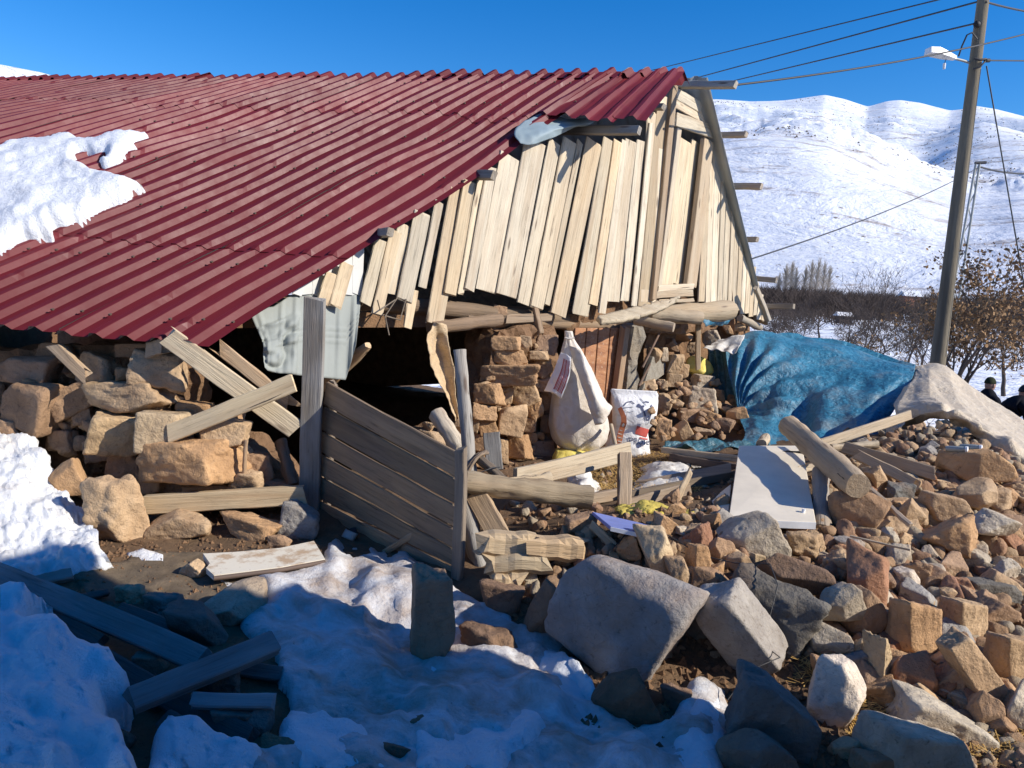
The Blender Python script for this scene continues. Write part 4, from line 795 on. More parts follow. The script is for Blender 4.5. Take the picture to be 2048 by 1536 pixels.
for pl_, th, lab, sd in [([(830, 1340), (900, 1320), (1000, 1335), (1080, 1345), (1150, 1365), (1185, 1420), (1140, 1440), (1040, 1400), (960, 1380), (880, 1385)], .06, 'clean snow ridge before the upright stone', 21), ([(1060, 1290), (1130, 1310), (1165, 1370), (1210, 1425), (1160, 1420), (1090, 1370), (1050, 1320)], .1, 'clean snow lump left of the huge boulder', 22), ([(830, 1490), (900, 1440), (1010, 1430), (1090, 1460), (1060, 1540), (1000, 1600), (820, 1600)], .09, 'clean snow drift at the bottom centre', 23), ([(560, 1440), (660, 1440), (760, 1490), (800, 1600), (580, 1600)], .08, 'snow drift at the bottom left of centre', 24), ([(330, 1470), (380, 1462), (470, 1500), (540, 1540), (520, 1640), (280, 1640), (300, 1520)], .12, 'snow mound at the foot of the plank pile', 25), ([(1380, 1390), (1440, 1400), (1460, 1470), (1420, 1600), (1330, 1600), (1350, 1450)], .07, 'clean snow beside the great dark boulder', 26)]:
    snow_px('snow_patch', pl_, GS, (0, 0, 1.), th, 7, 45, MT['snow'], lab, seed=sd, lump=.016, wob=14)
snow_px('snow_bank', [(-420, 1175), (0, 1192), (60, 1196), (110, 1212), (78, 1235), (70, 1268), (110, 1275), (160, 1292), (230, 1330), (272, 1375), (262, 1402), (222, 1430), (222, 1470), (265, 1515), (300, 1680), (-420, 1680)], lambda X, Y: ghit(X, Y, .12)-np.array([0, 0, .12]), (0, 0, 1.), .27, 7, 50, MT['snow'], 'deep blue-shaded snow bank at the lower left corner', noise=.12, seed=31, lump=.014)
snow_px('snow_patch', [(250, 1105), (290, 1098), (330, 1112), (330, 1135), (290, 1130)], GS, (0, 0, 1.), .04, 4, 14, MT['snow_edge'], 'small ice scrap on the wet ground', seed=35, wob=5)
# sunlit bank against the left wall
net = [[P(x, y, 5.2) for x, y in ((-200, 1000), (-60, 1000), (20, 1000), (80, 1010), (140, 1050))], [P(x, y, q) for x, y, q in ((-200, 850, 5.05), (-60, 862, 5.05), (20, 872, 5.0), (80, 900, 4.95), (125, 970, 4.9))], [P(x, y, q) for x, y, q in ((-200, 920, 4.6), (-60, 930, 4.6), (30, 945, 4.62), (105, 985, 4.6), (166, 1020, 4.55))], [P(x, y, q) for x, y, q in ((-200, 1020, 4.2), (-60, 1030, 4.2), (40, 1045, 4.2), (130, 1065, 4.2), (196, 1080, 4.2))], [P(x, y, q) for x, y, q in ((-200, 1130, 3.75), (-60, 1135, 3.8), (40, 1140, 3.85), (130, 1135, 3.95), (214, 1112, 4.05))], [P(x, y, q) for x, y, q in ((-200, 1180, 3.8), (-60, 1190, 3.82), (40, 1195, 3.86), (140, 1180, 3.98), (232, 1140, 4.15))]]
A = cr(net, 90, 110); A = A+normals(A)*(.05*fbm(A*6, 4, 6)+.018*fbm(A*22, 3, 8))[..., None]*(-1 if normals(A)[45, 50, 2] < 0 else 1)
sheet('snow_bank', A, MT['snow_edge'], label='bright sunlit snow bank against the left wall', cat='snow', kind='stuff')
# wet slab of ground before the wall
snow_px('wet_ground', [(130, 1160), (220, 1120), (300, 1105), (420, 1110), (640, 1090), (650, 1120), (520, 1150), (540, 1200), (420, 1250), (240, 1230)], GS, (0, 0, 1.), .006, 7, 20, MT['wet'], 'wet grey mud before the left wall', noise=0, seed=41, lump=.004, kind='structure', cat=None)
# ---------------------------------------------------------------- timber
def pk(name, a, b, Ya, Yb, wpx, th, col, label, mat='wood', face=None, **k):
    p0, p1 = P(*a, Ya), P(*b, Yb); return plank(name, p0, p1, wpx*(Ya+Yb)/2/FPX, th, VIEW if face is None else face, MT[mat], None, col, label, 'timber' if 'cat' not in k else k.pop('cat'), **k)
def lg(name, a, b, Ya, Yb, dpx, col, label, mat='wood', bend=0., n=17, tap=0., rough=.14, seed=0, ns=22):
    p0, p1 = P(*a, Ya), P(*b, Yb); pts = lerp(p0, p1, n); r = dpx*(Ya+Yb)/4/FPX
    pts = [p+np.array([0, 0, bend*math.sin(math.pi*i/(n-1))]) for i, p in enumerate(pts)]
    return tube(name, pts, [r*(1-tap*i/(n-1))*(1+.05*math.sin(i*1.7+seed)) for i in range(n)], MT[mat], None, ns, rough, seed=seed, label=label, cat='log', col=col)
PALE = (.6, .49, .33); GREYW = (.34, .31, .27)
pk('support_plank', (617, 1030), (630, 598), 5.12, 5.0, 42, .05, (.2, .18, .155), 'upright grey weathered plank propping the eave beside the white sheet', 'wood_grey', rag=.02)
pk('plank', (335, 672), (590, 858), 4.88, 5.05, 42, .03, PALE, 'long pale plank slanting from the eave down to the right')
pk('plank', (440, 696), (580, 808), 5.02, 5.12, 26, .03, (.5, .34, .2), 'narrow splintered plank behind the long slanting one', rag=.09)
pk('plank', (338, 868), (586, 766), 4.82, 4.86, 36, .035, (.66, .52, .32), 'short yellow-pale plank crossing the slanting planks', rag=.02)
pk('timber', (288, 1010), (606, 990), 4.72, 4.85, 38, .09, (.5, .38, .23), 'horizontal squared timber lying on the stones left of the upright plank', rag=.03)
lg('stake', (492, 880), (488, 950), 4.9, 4.9, 9, (.45, .3, .18), 'short thin stake under the slanting planks')
lg('root', (562, 880), (585, 970), 5.2, 5.1, 26, (.2, .13, .08), 'dark root stump behind the upright plank', 'wood_dark', rough=.3)
pk('broken_beam', (108, 690), (172, 752), 5.0, 4.95, 24, .05, (.4, .28, .17), 'splintered timber hanging under the left eave', rag=.08)
pk('broken_beam', (330, 690), (300, 700), 4.95, 5.0, 30, .06, (.4, .3, .2), 'short timber stub tucked under the eave')
# gate: loose planks nailed to a stile, leaning on the support plank
gate = thing('gate', P(930, 1150, 4.45), 'sagging grey-brown plank gate leaning between the upright plank and stakes', 'gate')
gA, gB = P(650, 900, 5.12), P(920, 1010, 4.28); gn = unit(np.cross(gB-gA, [0, 0, 1])); gn = gn if np.dot(gn, EYE-gA) > 0 else -gn
def gt(px, py, off=0): return plane_hit(px, py, gA+gn*off, gn)
L0 = [(656, 762), (650, 812), (646, 862), (642, 906), (638, 950), (638, 1000), (640, 1050)]; R1 = [(918, 905), (917, 958), (913, 1010), (911, 1058), (909, 1098), (907, 1134), (905, 1170)]
for k in range(6):
    a0, a1, b0, b1 = L0[k], L0[k+1], R1[k], R1[k+1]; g_ = 3 if k in (2, 4) else 1.2
    q = [gt(a1[0], a1[1]-g_), gt(b1[0], b1[1]-g_), gt(b0[0], b0[1]+1), gt(a0[0], a0[1]+1)]
    m0 = (q[0]+q[3])/2; m1 = (q[1]+q[2])/2
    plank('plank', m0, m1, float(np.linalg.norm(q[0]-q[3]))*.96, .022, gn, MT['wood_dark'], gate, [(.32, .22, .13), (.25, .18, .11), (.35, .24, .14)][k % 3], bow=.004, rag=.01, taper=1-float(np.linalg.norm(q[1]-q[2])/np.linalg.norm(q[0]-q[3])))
plank('stile', gt(914, 1165, .025), gt(922, 900, .025), .075, .035, gn, MT['wood_dark'], gate, (.24, .19, .14))
plank('stile', gt(652, 1040, -.03), gt(668, 768, -.03), .06, .035, gn, MT['wood_dark'], gate, (.24, .19, .14))
pk('batten', (764, 1108), (862, 1046), 4.6, 4.5, 13, .03, (.38, .24, .13), 'thin brown batten leaning on the gate')
quadbox('plank', [P(600, 890, 5.25), P(645, 920, 5.2), P(645, 1010, 5.2), P(600, 1000, 5.25)], .02, MT['wood_dark'], col=(.3, .2, .12), label='dark board between the slanting planks and gate', cat='timber')
# slipper on the snow by the gate
sl_ = thing('slipper', P(700, 1095, 4.75), 'black slipper standing on edge in the snow before the gate', 'slipper')
sA = P(688, 1098, 4.72); sB = P(712, 1055, 4.78)
v, f = [], []
for i in range(15):
    t = i/14; c = sA+(sB-sA)*t; hw = .045*(math.sin(math.pi*min(1, t*.93+.09))**.5)*(1-.18*math.sin(t*6.28))
    for s_, zz in ((-1, 0), (1, 0), (1, .022), (-1, .022)): v.append(c+np.array([.8, -.5, -.1])*hw*s_+np.array([-.3, -.6, .3])*zz)
f = grid_faces(15, 4, True)+[(3, 2, 1, 0), (56, 57, 58, 59)]
put('sole', mesh('sole', v, f, False), MT['black'], sl_)
A = np.array([[sA+(sB-sA)*(.45+.35*u)+np.array([.8, -.5, -.1])*.05*math.cos(math.pi*w_)+np.array([-.3, -.6, .3])*(.02+.05*math.sin(math.pi*w_)) for w_ in np.linspace(0, 1, 10)] for u in np.linspace(0, 1, 5)]); sheet('strap', A, MT['galv_dull'], sl_, .004)
# stakes and logs around the opening
lg('log', (919, 700), (944, 985), 5.05, 4.85, 26, GREYW, 'upright split grey log standing beside the dark opening', 'wood_grey', rough=.12, seed=3)
lg('log', (872, 826), (938, 925), 5.35, 5.0, 32, (.55, .47, .36), 'short pale cracked log leaning beside the upright log', 'wood', rough=.2, seed=5)
pk('plank', (983, 866), (990, 940), 5.6, 5.5, 34, .04, (.2, .19, .18), 'short dark grey plank standing before the stone pier', 'wood_grey', rag=.004)
lg('branch', (952, 912), (1016, 968), 4.9, 4.75, 18, (.22, .17, .12), 'dark sawn branch crossing behind the big beam', 'wood_dark', rough=.25, seed=8)
lg('bark_strip', (975, 905), (925, 962), 4.9, 4.8, 10, (.3, .22, .15), 'curled bark strip tied at the upright log', 'wood_dark', bend=.05, rough=.3)
tube('wire_loop', [P(920, 960, 4.85), P(950, 950, 4.7), P(985, 935, 4.75), P(1000, 934, 4.85)], .004, MT['wire'], ns=5, label='black wire tying the stakes together', cat='wire')
lg('post', (916, 945), (972, 1180), 4.75, 4.35, 40, (.3, .27, .23), 'heavy weathered post leaning left of the split beams', 'wood_grey', rough=.22, seed=9)
pk('plank', (950, 985), (995, 1065), 4.65, 4.5, 44, .08, (.5, .35, .21), 'rough orange-brown slab behind the leaning post', rag=.03)
lg('beam', (932, 968), (1182, 992), 4.62, 4.75, 46, (.38, .29, .18), 'thick rough-hewn beam lying across the stakes', 'wood', rough=.22, seed=12, n=21)
lg('beam_fork', (1005, 968), (1100, 955), 4.7, 4.9, 24, (.46, .37, .24), 'stub of a fork on the rough-hewn beam', 'wood', rough=.2, seed=14)
pk('plank', (1030, 958), (1258, 902), 4.95, 5.7, 40, .05, (.62, .5, .34), 'long pale plank running from the rough beam towards the sacks', rag=.02)
pk('door_trim', (1249, 1022), (1251, 906), 5.15, 5.3, 26, .05, (.46, .33, .21), 'upright piece of grooved door trim under the pale plank', rag=.004); pk('door_trim', (1238, 1024), (1240, 908), 5.17, 5.32, 8, .06, (.2, .12, .07), 'dark grooved edge strip beside the door trim', 'wood_dark', rag=.004)
bm_ = [((963, 1086), (1062, 1092), 4.12, 4.16, 48, .14, (.5, .37, .22), 'topmost split beam end of the stack by the gate'), ((1062, 1092), (1172, 1100), 4.12, 4.18, 46, .14, (.5, .35, .2), 'orange-brown split beam right of the topmost beam end'), ((974, 1124), (1092, 1126), 4.08, 4.12, 38, .14, (.46, .35, .21), 'lower split beam with a splintered tip'), ((982, 1160), (1040, 1162), 4.04, 4.06, 36, .12, (.54, .4, .24), 'bottom block of the split beam stack'), ((1060, 1122), (1180, 1118), 4.45, 4.5, 40, .1, (.2, .15, .1), 'shaded beam under the orange-brown split beam')]
for a, b, Ya, Yb, w_, th, col, lab in bm_: pk('split_beam', a, b, Ya, Yb, w_, th, col, lab, rag=.05, warp=.02, cham=.025)
pk('plank', (1186, 1052), (1238, 1102), 4.35, 4.2, 18, .03, (.5, .38, .22), 'short broken slat below the blue board')
pk('plank', (1258, 992), (1478, 948), 5.4, 6.0, 18, .04, (.2, .15, .1), 'dark long plank behind the dirty sack', 'wood_dark'); pk('plank', (1255, 1010), (1375, 978), 5.2, 5.5, 26, .03, (.3, .22, .15), 'brown plank below the dark long plank'); pk('splinter', (1352, 1004), (1380, 944), 5.2, 5.3, 12, .03, (.56, .42, .26), 'splintered upright sliver before the dark long plank', rag=.05)
pk('plank', (1262, 1020), (1300, 1010), 5.0, 5.1, 14, .03, (.28, .2, .14), 'short board end under the door trim', 'wood_dark'); pk('plank', (1150, 1003), (1250, 985), 5.3, 5.5, 22, .06, (.3, .22, .15), 'rough timber behind the door trim')
quadbox('board', [P(1396, 1026, 4.95), P(1458, 1020, 4.9), P(1462, 968, 5.5), P(1440, 985, 5.5)], .02, MT['laminate'], label='small pale board corner under the white panel', cat='board')
quadbox('board', [P(1270, 962, 6.1), P(1462, 950, 6.0), P(1462, 925, 6.2), P(1440, 930, 6.3)], .02, MT['wood_dark'], col=(.3, .22, .15), label='dark board edge behind the white panel', cat='board')
lg('log', (1578, 852), (1718, 972), 6.0, 4.75, 47, (.48, .36, .23), 'thick pale log lying on the rubble beside the white panel', 'wood', rough=.12, seed=21, n=21, ns=24)
lg('log', (1640, 945), (1644, 1062), 5.3, 4.75, 34, (.36, .29, .22), 'shorter grey log under the thick pale log', 'wood_grey', rough=.15, seed=22)
pk('plank', (1640, 888), (1824, 828), 6.4, 6.7, 19, .04, (.6, .47, .31), 'pale plank rising towards the white tarp'); lg('stake', (1662, 896), (1754, 889), 6.3, 6.35, 17, (.56, .45, .3), 'pale round stake lying under the rising plank', rough=.15)
pk('plank', (1692, 896), (1872, 948), 6.0, 5.6, 26, .05, (.46, .33, .2), 'brown plank sloping down to the right of the thick log'); pk('plank', (1715, 910), (1832, 968), 5.8, 5.4, 22, .04, (.5, .37, .23), 'second sloping plank under the brown one'); pk('stick', (1728, 966), (1818, 1048), 5.2, 4.65, 10, .03, (.38, .3, .22), 'thin grey stick on the stones below the thick log')
lg('stick', (1622, 868), (1690, 940), 6.0, 5.3, 9, (.28, .22, .16), 'thin dark stick lying along the thick log', 'wood_dark'); pk('plank', (1595, 940), (1680, 925), 5.6, 5.8, 14, .03, (.5, .4, .28), 'short pale slat under the thick log'); pk('iron_strap', (1566, 905), (1604, 905), 5.95, 5.9, 7, .01, (.05, .05, .05), 'black strap lying on top of the white panel', 'black')
lg('rod', (1652, 948), (1656, 998), 5.2, 5.0, 5, (.35, .25, .18), 'rusty twisted rod beside the grey log', 'rust'); pk('plank', (1330, 900), (1478, 918), 6.9, 6.5, 13, .05, (.55, .42, .27), 'pale plank edge under the blue strip'); pk('plank', (1345, 915), (1470, 935), 6.8, 6.4, 16, .05, (.12, .08, .06), 'dark plank below the pale plank edge', 'wood_dark')
lg('stake_end', (1522, 890), (1530, 878), 6.3, 6.5, 22, (.6, .48, .32), 'sawn log end behind the white panel')
lg('twig', (1700, 1072), (1820, 1100), 4.35, 4.2, 5, (.5, .4, .28), 'thin dry twig on the red stone'); lg('hose', (1222, 850), (1246, 960), 7.2, 6.6, 9, (.5, .42, .3), 'curved tan stick leaning between the two sacks', bend=0.0, rough=.05)
# plank pile in the lower-left shadow
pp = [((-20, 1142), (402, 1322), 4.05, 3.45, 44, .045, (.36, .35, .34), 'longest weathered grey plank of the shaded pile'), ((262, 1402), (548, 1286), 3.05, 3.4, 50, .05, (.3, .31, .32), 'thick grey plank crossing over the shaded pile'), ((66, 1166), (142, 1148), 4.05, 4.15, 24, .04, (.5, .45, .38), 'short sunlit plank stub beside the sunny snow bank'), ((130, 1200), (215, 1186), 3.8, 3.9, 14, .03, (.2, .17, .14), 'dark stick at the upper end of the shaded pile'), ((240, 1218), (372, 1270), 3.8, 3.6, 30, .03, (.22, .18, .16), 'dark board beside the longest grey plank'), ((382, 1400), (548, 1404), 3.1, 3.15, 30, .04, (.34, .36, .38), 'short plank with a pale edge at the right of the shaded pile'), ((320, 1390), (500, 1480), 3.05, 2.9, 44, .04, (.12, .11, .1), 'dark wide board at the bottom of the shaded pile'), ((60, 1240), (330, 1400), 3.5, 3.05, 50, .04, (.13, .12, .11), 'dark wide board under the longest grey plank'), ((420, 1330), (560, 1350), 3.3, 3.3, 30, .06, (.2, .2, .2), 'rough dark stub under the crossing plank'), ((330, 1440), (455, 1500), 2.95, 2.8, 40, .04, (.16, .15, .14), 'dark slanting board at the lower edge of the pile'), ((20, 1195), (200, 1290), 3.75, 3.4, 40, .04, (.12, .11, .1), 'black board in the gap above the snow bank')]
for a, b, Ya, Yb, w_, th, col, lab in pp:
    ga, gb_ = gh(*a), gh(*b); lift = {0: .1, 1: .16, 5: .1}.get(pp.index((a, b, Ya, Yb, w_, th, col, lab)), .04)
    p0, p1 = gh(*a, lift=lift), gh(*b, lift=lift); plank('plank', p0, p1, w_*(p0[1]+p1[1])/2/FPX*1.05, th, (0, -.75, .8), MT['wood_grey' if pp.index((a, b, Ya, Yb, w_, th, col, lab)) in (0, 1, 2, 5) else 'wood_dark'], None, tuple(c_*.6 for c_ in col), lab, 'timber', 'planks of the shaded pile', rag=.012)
# broken white laminate board on the wet ground
wb = thing('broken_board', gh(530, 1120), 'stained white board with one broken end lying before the gate', 'board')
q = [(406, 1112), (470, 1102), (560, 1088), (628, 1077), (650, 1121), (560, 1136), (428, 1156), (412, 1140), (420, 1128)]
pts = [gh(x, y, .07) for x, y in q]; pts = [np.array([p[0], p[1], .085+.02*(p[1]-4.2)]) for p in pts]; c = sum(pts)/len(pts); m = len(pts)
v = [p-c for p in pts]+[p-c-[0, 0, .03] for p in pts]; put('panel', mesh('panel', v, [tuple(range(m-1, -1, -1)), tuple(range(m, 2*m))]+[(i, (i+1) % m, (i+1) % m+m, i+m) for i in range(m)], False), MT['old_laminate'], wb, Matrix.Translation(Vector(c)))
e = [pts[4], pts[5], pts[6]]; tube('edge_strip', [p-[0, 0.004, .016] for p in e], .014, MT['dark_edge'], wb, 6)
# white cabinet door
cab = thing('cabinet_door', P(1545, 1040, 4.7), 'white laminated cabinet panel lying tilted on the rubble', 'panel')
cq = [P(1457, 1037, 4.62), P(1632, 1044, 4.62), P(1604, 891, 6.1), P(1478, 891, 6.1)]
quadbox('panel', cq, .045, MT['laminate'], cab); quadbox('edge_band', [cq[0]+[0, -.004, -.046], cq[1]+[0, -.004, -.046], cq[1]+[0, -.004, -.002], cq[0]+[0, -.004, -.002]], .003, MT['white_edge'], cab)
tube('hinge', [P(1600, 1032, 4.75), P(1606, 1026, 4.76), P(1608, 1018, 4.76)], .012, MT['white_edge'], cab, 8)
for k in range(3): tube('screw_hole', [P(1612+k*4, 930+k*35, 5.6-k*.3)+[0, 0, .0], P(1612+k*4, 930+k*35, 5.6-k*.3)+[0, 0, .004]], .008, MT['dark_edge'], cab, 8)
# blue board and yellow foam
bb = thing('blue_board', P(1250, 1050, 4.5), 'blue panel with a white edge lying on the rubble', 'board')
bq = [P(1221, 1053, 4.12), P(1300, 1070, 4.08), P(1326, 1056, 4.3), P(1184, 1023, 4.5)]; quadbox('panel', bq, .02, MT['blue_board'], bb)
quadbox('edge_band', [bq[0]+[0, -.004, -.025], bq[1]+[0, -.004, -.025], bq[1]+[0, -.004, -.001], bq[0]+[0, -.004, -.001]], .003, MT['white_edge'], bb)
net = [[P(x, y, 4.85) for x, y in ((1232, 1022), (1270, 1016), (1300, 1008), (1340, 1022), (1392, 1030))], [P(x, y, 4.7) for x, y in ((1236, 1030), (1268, 1028), (1295, 1018), (1345, 1040), (1388, 1036))], [P(x, y, 4.6) for x, y in ((1240, 1036), (1266, 1040), (1300, 1030), (1352, 1054), (1378, 1042))]]
A = cr(net, 16, 60); A[..., 2] += .014*fbm(A*25, 3, 5); sheet('foam_strip', A, MT['foam'], None, .03, label='torn yellow foam strip with fibrous edge on the rubble', cat='foam')
v = []; f = []
for k in range(260):
    i, j = random.randint(0, 15), random.randint(0, 59); p = A[i, j]; d = np.array([random.gauss(0, .4), random.gauss(0, .3), 1])*random.uniform(.01, .04); b = len(v); v += [p+[-.0015, 0, 0], p+[.0015, 0, 0], p+d]; f.append((b, b+1, b+2))
put('foam_fibres', mesh('foam_fibres', v, f, False), MT['foam'], label='loose yellow fibres on the foam strip', cat='fibres', kind='stuff')
# wire over the rubble
tube('loose_wire', [P(1225, 1098, 4.1), P(1250, 1070, 4.2), P(1300, 1052, 4.2), P(1345, 1075, 4.1), P(1400, 1110, 4.0), P(1470, 1126, 3.95), P(1540, 1128, 3.8), P(1556, 1170, 3.62), P(1535, 1250, 3.55), P(1528, 1290, 3.5), P(1560, 1315, 3.3), P(1500, 1340, 3.3), P(1455, 1400, 3.2)], .0028, MT['wire'], ns=5, label='thin black wire trailing over the front rubble', cat='wire')
# crumpled white sheet hanging under the gable boards
def hang_sheet():
    nu, nv = 46, 70; A = np.zeros((nu, nv, 3))
    top = lambda t: (520+t*205, max(rake_y(520+t*205)+10, 570))
    bot = lambda t: (np.interp(t, [0, .1, .5, .85, 1], [528, 535, 612, 690, 712]), np.interp(t, [0, .15, .5, .86, 1], [735, 745, 752, 760, 690]))
    for i in range(nu):
        for j in range(nv):
            s, t = i/(nu-1), j/(nv-1); a, b = top(t), bot(t); x = a[0]*(1-s)+b[0]*s; y = a[1]*(1-s)+b[1]*s
            if t < .12: x += 18*max(0, .5-s)*-2
            off = -.06+.16*s; A[i, j] = gp(x, y, off)
            r_ = (t*7) % 1; A[i, j] += np.array([.4, -.85, 0])*(np.interp(r_, [0, .3, .4, .6, .7, 1], [0, 0, .018, .018, 0, 0])*(1-.6*abs(2*s-1)))
            if .38 < s < .62 and int(s*40) % 3 == 0: A[i, j] += np.array([.3, -.6, 0])*.012
            if t < .4 and s > .25: A[i, j] += np.array([.4, -.8, .1])*.06*abs(float(fbm(np.array([t*6, s*5, 1.]), 2, 4)))
    return A
sheet('metal_sheet', hang_sheet(), MT['white_metal'], None, .001, label='crumpled white ribbed metal sheet hanging behind the upright plank', cat='metal sheet')
# torn strip hanging in the opening
net = [[gp(x, y, o) for x, y, o in ((868, 645, .05), (880, 645, .1), (893, 650, .05))], [gp(x, y, o) for x, y, o in ((853, 680, .1), (873, 684, .0), (898, 690, .12))], [gp(x, y, o) for x, y, o in ((862, 730, .12), (885, 735, .02), (908, 745, .12))], [gp(x, y, o) for x, y, o in ((886, 782, .1), (897, 790, .04), (913, 795, .1))], [gp(x, y, o) for x, y, o in ((900, 815, .1), (908, 818, .06), (915, 822, .1))], [gp(x, y, o) for x, y, o in ((914, 850, .1), (917, 852, .08), (920, 855, .1))]]
A = cr(net, 50, 18); A = A+normals(A)*(.012*fbm(A*16, 3, 5))[..., None]; sheet('torn_wood', A, MT['wood'], None, .006, col=(.62, .45, .26), label='peeled wood strip dangling in the dark opening', cat='timber')
tube('splinter', lerp(gp(640, 770, -.5), gp(737, 690, .08), 5), [.07, .065, .06, .055, .03], MT['wood'], ns=7, rough=.4, label='splintered beam end showing right of the white sheet', cat='timber', col=(.6, .42, .24))
for k, (a, b, c_) in enumerate([((795, 595), (770, 632), (778, 670)), ((812, 598), (800, 640), (765, 630)), ((790, 600), (760, 620), (755, 600))]):
    tube('root_fibre', [gp(*a, .05), gp(*b, .08), gp(*c_, .06)], .006, MT['bark'], ns=5, label=['dangling root fibre under the boards, longest', 'pale looped root fibre under the boards', 'short root fibre under the boards'][k], cat='root')
# ---------------------------------------------------------------- sacks
def sack(rings, nu=60, nv=40, fold=.02, seed=0, nf_=9, sq=1.0):
    """rings: (centre xyz, rx, ry) from top to bottom; returns grid [nv][nu]"""
    R_ = np.array([[*c, rx, ry] for c, rx, ry in rings]); m = len(R_); t = np.linspace(0, m-1, nv); S_ = cr(R_[:, None, :].repeat(2, 1), nv, 2)[:, 0]
    A = np.zeros((nv, nu, 3)); an = np.linspace(0, 2*math.pi, nu, endpoint=False)
    for i in range(nv):
        cx, cy, cz, rx, ry = S_[i]
        fo = 1+fold*3*np.sin(an*nf_+seed+2*fbm(np.stack([np.cos(an)*2, np.sin(an)*2, np.full(nu, i*.09)], -1), 2, seed))*(1-.55*i/nv)*min(1, i/3)+fold*2.5*fbm(np.stack([np.cos(an)*1.5, np.sin(an)*1.5, np.full(nu, i*.16)], -1), 3, seed+2)
        ca, sa = np.cos(an), np.sin(an); ca = np.sign(ca)*np.abs(ca)**sq; sa = np.sign(sa)*np.abs(sa)**sq
        A[i, :, 0] = cx+rx*ca*fo; A[i, :, 1] = cy+ry*sa*fo; A[i, :, 2] = cz
    return A
def closed(name, A, mat, parent=None, **k):
    nv, nu = A.shape[:2]; f = grid_faces(nv, nu, True); f.append(tuple(range(nu))); f.append(tuple(range(nv*nu-1, (nv-1)*nu-1, -1)))
    v = A.reshape(-1, 3); c = v.mean(0); me = mesh(name, v-c, f); bm = bmesh.new(); bm.from_mesh(me); bmesh.ops.recalc_face_normals(bm, faces=bm.faces); bm.to_mesh(me); bm.free()
    return put(name, me, mat, parent, Matrix.Translation(Vector(c)), **k)
YS = 7.35; s_ = YS/FPX
hs_ = thing('hanging_sack', P(1165, 915, YS), 'cream woven sack hanging by its gathered neck beside the rusty door', 'sack')
rg = [((1137, 662), 8), ((1139, 678), 10), ((1143, 700), 20), ((1147, 730), 32), ((1152, 765), 43), ((1156, 800), 52), ((1158, 835), 57), ((1158, 862), 58), ((1158, 885), 50), ((1157, 903), 30), ((1157, 915), 8)]
AS = sack([(P(x, y, YS+.05*0), r*s_, r*s_*.62) for (x, y), r in rg], 72, 60, .022, 2, 8)
closed('bag', AS, MT['sack'], hs_)
net = [[P(x, y, q) for x, y, q in ((1135, 690, YS-.02), (1160, 700, YS-.14), (1182, 735, YS-.15))], [P(x, y, q) for x, y, q in ((1160, 760, YS-.2), (1185, 780, YS-.3), (1203, 790, YS-.22))], [P(x, y, q) for x, y, q in ((1178, 815, YS-.3), (1205, 820, YS-.34), (1224, 812, YS-.2))], [P(x, y, q) for x, y, q in ((1190, 850, YS-.3), (1208, 845, YS-.3), (1222, 818, YS-.18))]]
A = cr(net, 26, 20); A = A+normals(A)*(.01*fbm(A*14, 3, 5))[..., None]; sheet('loose_fold', A, MT['sack'], hs_, .003)
net = [[P(x, y, q) for x, y, q in ((1122, 705, YS-.1), (1132, 708, YS-.16), (1142, 715, YS-.2))], [P(x, y, q) for x, y, q in ((1106, 745, YS-.14), (1122, 750, YS-.2), (1138, 755, YS-.24))], [P(x, y, q) for x, y, q in ((1088, 782, YS-.16), (1106, 786, YS-.2), (1122, 798, YS-.22))]]
FL = cr(net, 24, 24); FL = FL+normals(FL)*(.006*fbm(FL*14, 3, 5))[..., None]; sheet('flap', FL, MT['sack_white'], hs_, .003)
tube('neck_tie', [P(1130, 676, YS-.06), P(1139, 678, YS-.075), P(1148, 675, YS-.06)], .01, MT['sack'], hs_, 8); tube('bottom_knot', [P(1150, 912, YS-.04), P(1158, 918, YS-.06), P(1166, 912, YS-.04)], .02, MT['sack'], hs_, 8, .3)
def text_mesh(s, name='letters'):
    cu = bpy.data.curves.new(name, 'FONT'); cu.body = s; cu.align_x = 'LEFT'; cu.size = 1.0; cu.resolution_u = 3; ob = bpy.data.objects.new(name, cu); C.objects.link(ob)
    dg = bpy.context.evaluated_depsgraph_get(); me = bpy.data.meshes.new_from_object(ob.evaluated_get(dg)); bpy.data.objects.remove(ob); bpy.data.curves.remove(cu)
    bm = bmesh.new(); bm.from_mesh(me); bmesh.ops.triangulate(bm, faces=bm.faces[:])
    for _ in range(2):
        ed = [e for e in bm.edges if e.calc_length() > .14]
        if ed: bmesh.ops.subdivide_edges(bm, edges=ed, cuts=1); bmesh.ops.triangulate(bm, faces=bm.faces[:])
    V = np.array([v.co[:] for v in bm.verts]); F = [[v.index for v in f.verts] for f in bm.faces]; bm.free(); bpy.data.meshes.remove(me); return V[:, :2], F
def samp(A, u, v, off, wrap):
    nu_, nv_ = A.shape[:2]; N_ = normals(A); a = np.clip(u*(nu_-1), 0, nu_-1.001); b = v*(nv_ if wrap else nv_-1)
    i = a.astype(int); ta = (a-i)[:, None]; j = np.floor(b).astype(int); tb = (b-j)[:, None]
    J0, J1 = (j % nv_, (j+1) % nv_) if wrap else (np.clip(j, 0, nv_-2), np.clip(j, 0, nv_-2)+1)
    p = (A[i, J0]*(1-ta)+A[i+1, J0]*ta)*(1-tb)+(A[i, J1]*(1-ta)+A[i+1, J1]*ta)*tb; n_ = N_[i, J0]
    sg = np.where(((EYE-p)*n_).sum(1) < 0, -1, 1)[:, None]; return p+n_*sg*off
def decal(name, V2, F, A, u, v, mat, parent, wrap=False, off=.004):
    p = samp(A, u, v, off, wrap); c = p.mean(0); put(name, mesh(name, p-c, F, False), mat, parent, Matrix.Translation(Vector(c)))
